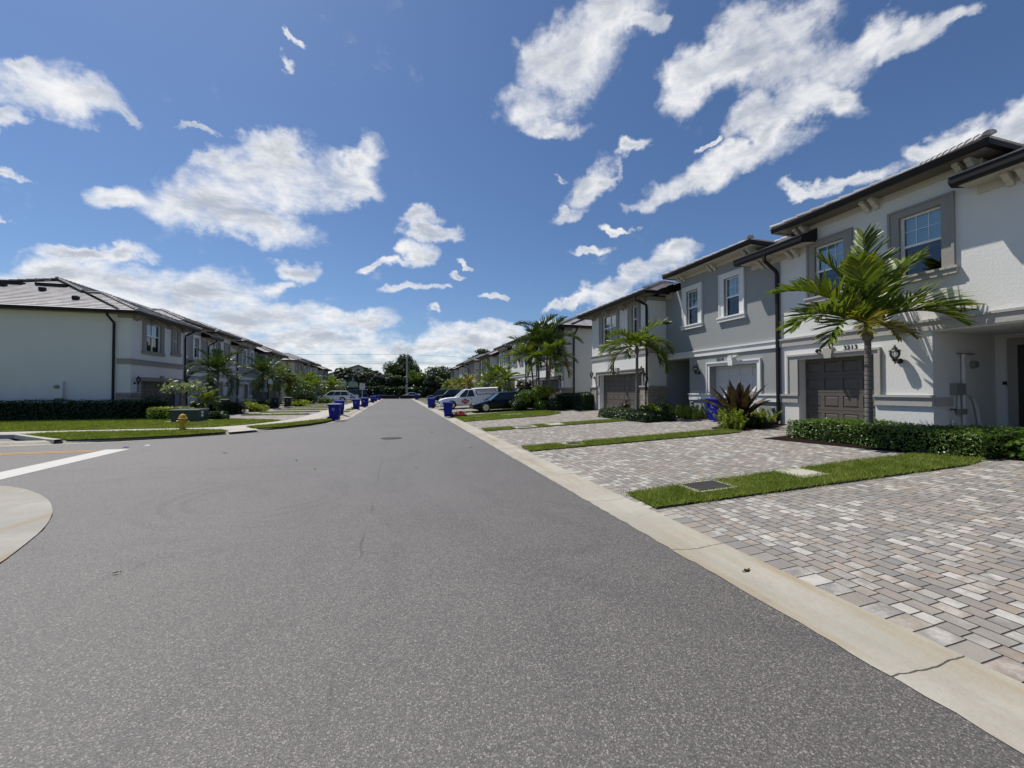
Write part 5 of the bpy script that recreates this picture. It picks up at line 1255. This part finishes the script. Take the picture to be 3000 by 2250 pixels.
# meters and pipes on the porch wall of 3213 (wall plane y = 6.85)
t = thing('utility_meter', 'meter, pipe and boxes on the shaded porch wall of house 3213', 'utility meter', (13.9,6.85,.44))
ABS[0] = True
Yw = 6.848
mb = MB(); mb.box(13.62,13.98,Yw-.14,Yw,1.5,1.79); mb.build('meter_box', MC['greybox'], t)
mb = MB(); mb.tube([(14.07,Yw-.05,2.55),(14.07,Yw-.05,.45)], .04, 8); mb.tube([(13.86,Yw-.05,1.5),(13.86,Yw-.05,1.1)], .02, 6); mb.build('conduit', MC['pvc'], t)
mb = MB(); mb.lathe([(.0,0),(.10,0),(.09,-.10),(.0,-.11)], (14.52,Yw,2.29), 14, 'y'); mb.build('vent', MC['greybox'], t)
mb = MB(); mb.box(13.88,14.50,Yw-.08,Yw,2.55,2.575); mb.build('canopy', MC['greybox'], t)
mb = MB(); mb.box(13.80,14.06,Yw-.12,Yw,1.0,1.13); mb.build('junction_box', MC['greybox'], t)
mb = MB(); mb.tube([(13.5,Yw-.09,1.13),(13.66,Yw-.09,1.13)], .018, 6); mb.tube([(13.64,Yw,1.12),(13.64,Yw-.09,1.12),(13.64,Yw-.1,1.07)], .018, 6); mb.build('tap', MC['black'], t)
mb = MB(); mb.tube([(14.2,Yw-.05,1.5),(14.35,Yw-.06,1.46),(14.5,Yw-.06,1.29),(14.6,Yw-.06,1.0),(14.72,Yw-.06,.45)], [.015,.02,.035,.04,.04], 8); mb.build('flexible_pipe', MC['pvc'], t)
mb = MB(); mb.tube([(13.62,Yw-.05,.46),(13.62,Yw-.05,.86)], .03, 8); mb.tube([(13.75,Yw-.05,.46),(13.75,Yw-.05,.80)], .03, 8); mb.build('riser', MC['pvc'], t)
ABS[0] = False
t = thing('doorbell', 'small black and white doorbell beside the dark door of house 3213', 'doorbell', (15.49,6.67,1.78))
mb = MB(); mb.box(-.03,0,-.035,.035,-.02,.07); mb.build('housing', MC['black'], t); mb = MB(); mb.box(-.028,0,-.033,.033,-.075,-.022); mb.build('button_plate', MC['sticker'], t)
# electric cabinet on the blank wall
t = thing('meter_cabinet', 'white meter cabinet on the blank side wall of the large white end house', 'meter cabinet', (-17.75,27.99,1.2))
mb = MB(); mb.box(-.22,.22,-.16,0,0,.92); mb.build('cabinet', MC['white'], t); mb = MB(); mb.lathe([(0,0),(.11,0),(.1,-.1),(0,-.12)], (-.02,-.16,.62), 14, 'y'); mb.build('meter', MC['greybox'], t)
mb = MB(); mb.box(-.17,.17,-.10,0,-.35,-.01); mb.build('conduit', MC['greybox'], t)
# fire hydrant
t = thing('fire_hydrant', 'yellow fire hydrant on the corner grass', 'hydrant', (-7.9,18.35,LZ))
mb = MB(); mb.lathe([(.14,0),(.14,.03),(.105,.05),(.10,.40),(.115,.42),(.115,.45)], (0,0,0), 14); mb.build('barrel', MC['yellow'], t, False)
mb = MB(); mb.lathe([(.155,.45),(.16,.475),(.125,.485),(.12,.53),(.085,.60),(.03,.625),(.03,.66),(0,.66)], (0,0,0), 14); mb.build('bonnet', MC['yellow'], t)
for a in (0, math.pi, -math.pi/2):
    mb = MB(); rr = .055 if a != -math.pi/2 else .07
    mb.lathe([(rr*.8,.08),(rr*.8,.13),(rr*1.15,.14),(rr*1.15,.18),(rr*.5,.19),(rr*.5,.21),(0,.21)], (0,0,.33), 10, 'x'); o = mb.build('nozzle', MC['yellow'], t); o.rotation_euler = (0,0,a)
# transformer box
t = thing('transformer_box', 'dark green transformer box on a concrete pad', 'transformer', (-9.75,23.35,LZ))
mb = MB(); mb.box(-.75,.8,-.75,.75,.0,.06); mb.build('pad', MC['slab'], t)
mb = MB(); mb.rings([[(x*a, y*b, z) for x, y in ((-1,-1),(1,-1),(1,1),(-1,1))] for a, b, z in ((.56,.52,.06),(.56,.52,.55),(.60,.56,.56),(.60,.56,.60),(.57,.53,.63))]); mb.build('cabinet', MC['green'], t)
for z in (.26, .42):
    mb = MB(); mb.box(.56,.564,-.24,.0,z,z+.12); mb.build('sticker', MC['sticker'], t)
# meter lids and slabs in the grass
def lid(name, lab, x, y, sx, sy, lx, ly, round_=False, cat='cover'):
    z = gz(x,y); t = thing(name, lab, cat, (x,y,z))
    mb = MB()
    if round_: mb.lathe([(sx,.0),(sx,.05),(0,.052)], (0,0,0), 18)
    else:
        s = .045; mb.rings([[(-sx,-sy,-s*sx),(sx,-sy,s*sx),(sx,sy,s*sx),(-sx,sy,-s*sx)], [(-sx,-sy,.05-s*sx),(sx,-sy,.05+s*sx),(sx,sy,.05+s*sx),(-sx,sy,.05-s*sx)]])
    mb.build('collar', MC['lidconc'], t)
    if lx:
        mb = MB()
        if round_: mb.lathe([(lx,.05),(lx,.062),(0,.063)], (0,0,0), 16)
        else: mb.rings([[(-lx,-ly,.04-.045*lx),(lx,-ly,.04+.045*lx),(lx,ly,.04+.045*lx),(-lx,ly,.04-.045*lx)], [(-lx,-ly,.06-.045*lx),(lx,-ly,.06+.045*lx),(lx,ly,.06+.045*lx),(-lx,ly,.06-.045*lx)]])
        mb.build('lid', MC['darkwall'], t)
    return t
lid('meter_cover', 'black square meter lid in a concrete collar in the nearest grass strip', 4.68,5.27,.36,.27,.29,.205)
lid('concrete_slab', 'pale concrete slab in the nearest grass strip', 6.66,5.32,.30,.30,0,0, cat='slab')
lid('cleanout_cover', 'round dark cover in a pale ring at the second grass strip', 4.8,10.5,.33,0,.2,0,True)
lid('meter_cover', 'dark narrow lid in a pale collar in the third grass strip', 5.05,15.75,.45,.32,.3,.12)
lid('concrete_slab', 'small pale slab in the middle of the third grass strip', 6.5,15.95,.3,.36,0,0, cat='slab')
lid('concrete_slab', 'wide pale slab on the right lawn before the palm cluster', 6.6,23.2,.62,.4,0,0, cat='slab')
lid('concrete_slab', 'small pale slab on the right lawn near the red mower', 4.5,23.2,.25,.2,0,0, cat='slab')
t = thing('manhole_cover', 'dark round manhole cover in the asphalt', 'manhole', (-.17,14.2,.0))
mb = MB(); mb.lathe([(.34,.0),(.34,.005),(.30,.006),(.0,.006)], (0,0,0), 22); mb.build('ring', MC['darkwall'], t)
mb = MB(); mb.lathe([(.28,.006),(.28,.010),(0,.010)], (0,0,0), 22); mb.build('cover', MC['manhole'], t)
for x, y, m, lab in ((-7.35,13.95,'blue','blue road reflector near the stop line'),(-7.0,14.25,'sticker','white road reflector near the stop line')):
    mb = MB(); mb.frustum((0,0),(.06,.05),(.035,.03),.0,.022); tag(mb.build('road_reflector', MC[m], loc=(x,y,0)), lab, 'reflector')
# red mower behind the nearest right bin
t = thing('lawn_mower', 'low red mower on the kerb behind the nearest right bin', 'mower', (3.62,24.3,.02), R(10))
mb = MB(); mb.rings([[(x*a+.03, y*b, z) for x, y in ((-1,-.6),(-.6,-1),(.6,-1),(1,-.6),(1,.6),(.6,1),(-.6,1),(-1,.6))] for a, b, z in ((.33,.25,.08),(.33,.25,.16),(.27,.2,.22),(.2,.15,.30),(.14,.12,.36))]); mb.build('deck', MC['red'], t)
for x in (-.25, .32):
    for s in (-1, 1):
        mb = MB(); mb.lathe([(0,-.025),(.085,-.025),(.085,.025),(0,.025)], (x, s*.27, .085), 12, 'y'); mb.build('wheel', MC['rubber'], t)
mb = MB(); mb.tube([(.3,-.18,.2),(.62,-.18,.32),(.62,.18,.32),(.3,.18,.2)], .014, 6); mb.build('handle', MC['black'], t)
# sign seen from behind, lamp, pole
t = thing('road_sign', 'pale square road sign on a thin post among the left bins', 'sign', (-3.5,45.0,LZ))
mb = MB(); mb.box(-.03,.03,-.012,.012,0,2.35); mb.build('post', MC['galv'], t)
mb = MB(); mb.box(-.27,.27,-.03,-.018,1.66,2.30); mb.build('panel', MC['signback'], t); mb = MB(); mb.tube([(.02,-.035,2.18),(.02,-.035,1.95)], .012, 5); mb.build('bolts', MC['galv'], t)
t = thing('street_lamp', 'thin black street lamp in front of the yellow palms', 'street lamp', (8.3,70,.22))
mb = MB(); mb.lathe([(.14,0),(.14,.3),(.07,.4),(.055,4.4),(.045,4.7)], (0,0,0), 10); mb.build('post', MC['black'], t)
mb = MB(); mb.lathe([(.05,4.7),(.17,4.78),(.20,5.1),(.0,5.1)], (0,0,0), 8); mb.build('lantern_glass', MC['pvc'], t); mb = MB(); mb.lathe([(.24,5.1),(.1,5.28),(.03,5.4),(0,5.42)], (0,0,0), 8); mb.build('cap', MC['black'], t)
t = thing('utility_pole', 'grey concrete utility pole at the street end', 'utility pole', (2.2,95,0))
mb = MB(); mb.lathe([(.23,0),(.15,9.7),(.13,9.75)], (0,0,0), 8); mb.build('pole', MC['polegrey'], t)
mb = MB(); mb.lathe([(.12,9.2),(.14,9.3),(.14,9.85),(.05,9.95)], (.2,-.05,0), 8); mb.build('insulator', MC['polegrey'], t)
mb = MB(); mb.box(-.75,.0,-.05,.05,8.98,9.08); mb.build('bracket', MC['polegrey'], t); mb = MB(); mb.lathe([(.25,3.2),(.25,3.35)], (0,0,0), 8); mb.build('band', MC['black'], t)
for k, (z, zz, lab) in enumerate(((9.9,8.9,'top overhead wire crossing the far street'),(8.2,7.5,'middle overhead wire crossing the far street'),(7.9,7.1,'lowest overhead wire crossing the far street'))):
    pts = []
    for i in range(41):
        x = -75+150*i/40; f = min(1, abs(x-2.2)/60); pts.append((x, 95, z - (z-zz)*math.sin(f*math.pi/2)))
    mb = MB(); mb.tube(pts, .022, 4); tag(mb.build('overhead_wire', MC['rubber']), lab, 'wire', 'overhead wires')
# low wall at the street end
t = thing('low_wall', 'low dark wall across the end of the street', 'wall', (.5,84.8,0))
mb = MB(); mb.box(-3.6,4.2,-.1,.1,0,.66); mb.build('wall', MC['darkwall'], t); mb = MB(); mb.box(-3.65,-.9,-.14,.14,.662,.72); mb.build('coping', MC['lidconc'], t)
t = thing('marker_post', 'short white marker post in front of the low wall', 'post', (.55,84.2,0)); mb = MB(); mb.lathe([(.06,0),(.06,.28),(.03,.3)], (0,0,0), 8); mb.build('post', MC['sticker'], t)
# tan gable house beyond
t = thing('gable_house', 'tan gable ended house beyond the sabal palms', 'house', (-10.4,120,0)); ABS[0] = True
mb = MB(); x0, x1, xa, za, ze = -19.5,-2.8,-10.4,8.6,5.6
mb.rings([[(x0,120,0),(x1,120,0),(x1,120,ze),(xa,120,za),(x0,120,ze)], [(x0,134,0),(x1,134,0),(x1,134,ze),(xa,134,za),(x0,134,ze)]]); mb.build('wall', MC['tan'], t)
mb = MB()
for xs in (x0-.6, x1+.6):
    zz = ze - .6*(za-ze)/(xa-x0); mb.rings([[(xs,119.6,zz+.02),(xa,119.6,za+.05),(xa,119.6,za+.3),(xs,119.6,zz+.27)], [(xs,134.4,zz+.02),(xa,134.4,za+.05),(xa,134.4,za+.3),(xs,134.4,zz+.27)]])
mb.build('roof', MC['tanroof'], t); ABS[0] = False
# fallen leaves
for i, (x, y, z, s) in enumerate([(3.02,2.92,-.017,.085),(-2.35,4.35,.006,.05),(-1.6,9.0,.006,.06),(.4,8.6,.006,.05),(1.3,15.6,.006,.09),(-4.2,11.9,.006,.10),(-2.2,10.2,.006,.09),(2.0,11.2,.006,.07),(3.9,8.9,.04,.06)]):
    mb = MB(); a = random.random()*6.28
    q = [(s*u*math.cos(a)-s*v*math.sin(a), s*u*math.sin(a)+s*v*math.cos(a), w*s+.006) for u, v, w in ((-.5,0,.05),(-.1,.22,.16),(.3,.16,.05),(.55,0,.2),(.2,-.2,.08),(-.15,-.2,.22))]
    mb.face(q, (0,0,1)); mb.tube([q[0], tuple(np.array(q[0])*1.5)], .004, 4)
    tag(mb.build('fallen_leaf', MC['deadleaf'], loc=(x,y,z), fix=False), 'small brown dead leaf lying on the ground' if i else 'crumpled brown leaf on the pale gutter at the right', 'leaf', 'dead leaves scattered on road and drives')
# ------------------------------------------------------------- vehicles (nose towards +x)
def car(label, cat, L, W, H, paint, kind='suv', name='parked_car', belt=.55, group='vehicles parked on the drives'):
    t = thing(name, label, cat, group=group); w = W/2; hb = H*belt; h = L/2
    if kind == 'sedan': prof = [(-h,.34,.62),(-h+.06,.22,.9),(-h*.62,.17,hb*1.04),(-h*.25,.17,hb),(h*.30,.17,hb*.98),(h*.62,.17,hb*.90),(h*.90,.2,hb*.70),(h,.26,hb*.56)]
    elif kind == 'pickup': prof = [(-h,.42,hb*1.0),(-h+.05,.34,hb*1.02),(-h*.3,.3,hb*1.02),(h*.40,.3,hb*1.0),(h*.78,.3,hb*.95),(h*.95,.3,hb*.86),(h,.34,hb*.70)]
    else: prof = [(-h,.36,hb*.9),(-h+.05,.26,hb*1.0),(-h*.3,.22,hb),(h*.42,.22,hb*.98),(h*.75,.22,hb*.92),(h*.94,.24,hb*.80),(h,.3,hb*.62)]
    mb = MB(); rs = []
    for i, (x, z0, z1) in enumerate(prof):
        k = .90 if i in (0, len(prof)-1) else (.97 if i in (1, len(prof)-2) else 1)
        if z1 > 1.05*hb+.2: z1 = hb
        rs.append([(x,-w*k*.90,z0),(x,-w*k,z0+.12),(x,-w*k,z0+(z1-z0)*.62),(x,-w*k*.93,z1),(x,-w*k*.5,z1+.03),(x,w*k*.5,z1+.03),(x,w*k*.93,z1),(x,w*k,z0+(z1-z0)*.62),(x,w*k,z0+.12),(x,w*k*.90,z0)])
    mb.rings(rs)
    wr = .36*H/1.7 if kind != 'sedan' else .245*H
    xs = (-h*.60, h*.62)
    body = mb.build('body', paint, t); 
    # glasshouse: base and roof outlines
    g = {'sedan': ((-h*.72,-h*.34),(h*.12,h*.42)), 'suv': ((-h*.97,-h*.84),(h*.12,h*.44)), 'van': ((-h*.97,-h*.86),(h*.30,h*.62)), 'pickup': ((-h*.18,-h*.13),(h*.14,h*.42))}[kind]
    (rb, rt), (ft, fb) = g; zt = H-.05; wb, wt = w*.92, w*.76; zb = hb-.01
    B = {'rb': rb, 'rt': rt}
    def quad(nm, pts, n, m, par=t):
        q = MB(); q.face(pts, n); return q.build(nm, m, par, fix=False)
    quad('windscreen', [(fb,-wb,zb),(fb,wb,zb),(ft,wt,zt),(ft,-wt,zt)], (1,0,.5), MC['carglass'])
    quad('rear_window', [(rb,-wb,zb),(rb,wb,zb),(rt,wt,zt),(rt,-wt,zt)], (-1,0,.5), MC['carglass'])
    for s in (-1, 1):
        quad('side_window', [(rb,s*wb,zb),(fb,s*wb,zb),(ft,s*wt,zt),(rt,s*wt,zt)], (0,s,.2), MC['carglass'])
    mb = MB(); mb.rings([[(rt-.04,-wt-.02,zt-.015),(ft+.06,-wt-.02,zt-.015),(ft+.06,wt+.02,zt-.015),(rt-.04,wt+.02,zt-.015)], [(rt-.02,-wt,zt+.025),(ft+.02,-wt,zt+.025),(ft+.02,wt,zt+.025),(rt-.02,wt,zt+.025)], [(rt+.12,-wt*.8,zt+.05),(ft-.15,-wt*.8,zt+.05),(ft-.15,wt*.8,zt+.05),(rt+.12,wt*.8,zt+.05)]])
    for s in (-1, 1):
        mb.tube([(fb,s*wb,zb),(ft,s*wt,zt)], .035, 4); mb.tube([(rb,s*wb,zb),(rt,s*wt,zt)], .05 if kind != 'pickup' else .035, 4)
        for f in ((.5,) if kind in ('sedan','pickup') else (.36,.66)):
            mb.tube([(rb+(fb-rb)*f,s*(wb+.005),zb),(rt+(ft-rt)*f,s*(wt+.005),zt)], .032, 4)
    mb.build('roof', paint, t)
    for x in xs:
        for s in (-1, 1):
            q = MB(); q.lathe([(0,-.11),(wr*.7,-.11),(wr,-.09),(wr,.09),(wr*.93,.11),(wr*.66,.105)], (x, s*(w-.06), wr), 20, 'y') if s > 0 else q.lathe([(0,.11),(wr*.7,.11),(wr,.09),(wr,-.09),(wr*.93,-.11),(wr*.66,-.105)], (x, s*(w-.06), wr), 20, 'y')
            wh = q.build('wheel', MC['rubber'], t)
            q = MB(); q.lathe([(0,s*.085),(wr*.16,s*.09),(wr*.16,s*.07)], (x, s*(w-.03), wr), 12, 'y')
            for k in range(9):
                a = k*2*math.pi/9; p0 = np.array([x, s*(w+.056), wr]); d = np.array([math.cos(a),0,math.sin(a)]); e = np.array([-math.sin(a),0,math.cos(a)])
                q.face([p0+e*.035,p0-e*.035,p0+d*wr*.66-e*.05,p0+d*wr*.66+e*.05], (0,s,0))
            q.build('rim', MC['chrome'], wh, fix=False)
            q = MB(); ra = wr*1.16
            arc = [(x+ra*math.cos(R(a)), wr+ra*math.sin(R(a))) for a in range(-20, 201, 20)]
            q.rings([[(px, s*(w-.02), pz) for px, pz in arc], [(px, s*(w+.008), pz) for px, pz in arc]]); q.build('wheel_arch', MC['rubber'], t)
    for s in (-1, 1):
        q = MB(); q.box(h-.22,h-.0,s*w*.56,s*w*.86,hb*.66,hb*.80); q.build('headlight', MC['lamp_clear'], t)
        q = MB(); q.box(-h-.01,-h+.12,s*w*.62,s*w*.91,hb*.70,hb*.92); q.build('tail_light', MC['lamp_red'], t)
        q = MB(); q.rings([[(fb-.22+a, s*(w+.02), zb+b) for a, b in ((0,0),(.16,0),(.14,.13),(.02,.13))], [(fb-.22+a, s*(w+.17), zb+b) for a, b in ((.02,0),(.14,0),(.12,.11),(.03,.11))]]); q.build('mirror', paint, t)
        q = MB()
        for f in ((.52,) if kind == 'pickup' else (.52,.22)): q.box(h*(f-.55)-.09,h*(f-.55)+.09,s*(w+.002),s*(w+.022),hb*.80,hb*.83)
        q.build('door_handle', MC['black'] if kind == 'pickup' else paint, t)
        q = MB()
        for f in (.40,-.06,-.46): q.box(h*f-.006,h*f+.006,s*(w+.001),s*(w+.004),.34,hb*.92)
        q.build('door_seam', MC['black'], t)
    q = MB(); q.box(h-.08,h+.015,-w*.5,w*.5,hb*.48,hb*.72); q.build('grille', MC['black'], t)
    q = MB(); q.box(h-.10,h+.03,-w*.8,w*.8,.26,hb*.44); q.build('front_bumper', paint, t); q = MB(); q.box(-h-.03,-h+.1,-w*.85,w*.85,.32,hb*.55); q.build('rear_bumper', paint if kind != 'pickup' else MC['chrome'], t)
    return t
def park(t, x, y, nose, slope=True, z=None):
    t.rotation_euler = (0, (.045 if nose == 'street' else -.045) if slope else 0, {'street': math.pi, 'house': math.pi, 'left': math.pi, 'right': 0}[nose])
    t.location = (x, y, (gz(x,y)+.02) if z is None else z); return t
# white pickup with a canopy and a pest company's diamond on the door
tr = car('white pickup with canopy and red diamond logo on its door', 'pickup', 5.0, 1.75, 1.60, MC['carwhite'], 'pickup', 'pickup_truck', .60)
w = .875; hb = .96
mb = MB(); mb.rings([[(x,-w*.93,hb-.02),(x,-w*.84,1.62),(x,-w*.7,1.69),(x,w*.7,1.69),(x,w*.84,1.62),(x,w*.93,hb-.02)] for x in (-2.46,-.42)]); mb.build('canopy', MC['carwhite'], tr)
for s in (1,):
    def cp(x, z): return (x, s*(w*.93-(z-hb+.02)/(1.64)*w*.09/.40*.40*1.0 - (z-hb)*.115 + .02), z)
    o_ = [(-2.30,1.10),(-.66,1.10),(-.54,1.22),(-.62,1.56),(-2.16,1.58),(-2.36,1.22)]
    def pl(x, z, d=0): f = (z-(hb-.02))/(1.62-(hb-.02)); return (x, s*(w*.93+(w*.84-w*.93)*f+.004+d), z)
    mb = MB(); mb.face([pl(*p) for p in o_], (0,s,0)); win_ = mb.build('canopy_window', MC['decalblack'], tr, fix=False)
    cx_, cz_ = -1.43, 1.34
    mb = MB(); mb.face([pl(cx_+(x-cx_)*.93, cz_+(z-cz_)*.78, .004) for x, z in o_], (0,s,0)); mb.build('canopy_panel', MC['decalwhite'], win_, fix=False)
    nrm = Vector(((0, s, .12))).normalized(); up_ = Vector((0,-.12*s,1)).normalized()
    text('lettering', 'The Best in Pests', .185, pl(cx_, 1.40, .012), ((-1,0,0), up_, nrm), MC['decalblack'], win_, .001)
    text('lettering', 'control', .10, pl(cx_, 1.22, .012), ((-1,0,0), up_, nrm), MC['decalblack'], win_, .001) if False else None
    mb = MB(); mb.face([pl(cx_+.07,1.20,.010),pl(cx_,1.165,.010),pl(cx_-.07,1.20,.010),pl(cx_,1.235,.010)], (0,s,0)); mb.build('small_emblem', MC['decalblack'], win_, fix=False)
    dx_, dz_ = .42, .60; y_ = s*(w+.006)
    def dia(a, b, y): return [(dx_-a,y,dz_),(dx_,y,dz_-b),(dx_+a,y,dz_),(dx_,y,dz_+b)]
    mb = MB(); mb.face(dia(.42,.24,y_), (0,s,0)); d0 = mb.build('logo_diamond', MC['decalblack'], tr, fix=False)
    mb = MB(); mb.face(dia(.40,.225,y_+s*.002), (0,s,0)); mb.build('logo_border', MC['decalwhite'], d0, fix=False)
    mb = MB(); mb.face(dia(.385,.215,y_+s*.004), (0,s,0)); mb.build('logo_field', MC['decalred'], d0, fix=False)
    text('logo_lettering', 'ORKIN', .15, (dx_, y_+s*.006, dz_), ((-1,0,0),(0,0,1),(0,s,0)), MC['decalwhite'], d0, .001)
park(tr, 5.95, 34.4, 'street')
park(car('dark sedan with bright alloy wheels behind the right lawn', 'car', 4.5, 1.75, 1.32, MC['cardark'], 'sedan', belt=.62), 7.25, 27.85, 'street')
park(car('dark suv by the garage behind the palm cluster', 'car', 3.9, 1.75, 1.58, MC['carblack'], 'suv', belt=.58), 9.7, 31.0, 'street')
park(car('dark suv beyond the white pickup', 'car', 4.6, 1.8, 1.58, MC['cardark'], 'suv', belt=.58), 7.0, 54.5, 'street')
park(car('dark boxy van farthest on the right drives', 'car', 4.6, 1.8, 1.62, MC['carblack'], 'van', belt=.55), 6.6, 60.5, 'street')
park(car('white suv parked nose in on the left drives', 'car', 4.3, 1.75, 1.52, MC['carwhite'], 'suv', belt=.60), -8.5, 60.5, 'house', False, LZ)
park(car('grey sedan tail showing between white suv and dark van', 'car', 4.0, 1.7, 1.25, MC['carsilver'], 'sedan', belt=.62), -7.5, 64.5, 'house', False, LZ)
park(car('dark van parked right of the white suv', 'car', 4.5, 1.8, 1.72, MC['carblack'], 'van', belt=.56), -6.7, 69.0, 'house', False, LZ)
park(car('silver car passing behind the low wall', 'car', 4.1, 1.7, 1.28, MC['carsilver'], 'sedan', belt=.62, group='vehicles on the far street'), 2.9, 90, 'left', False, .0)
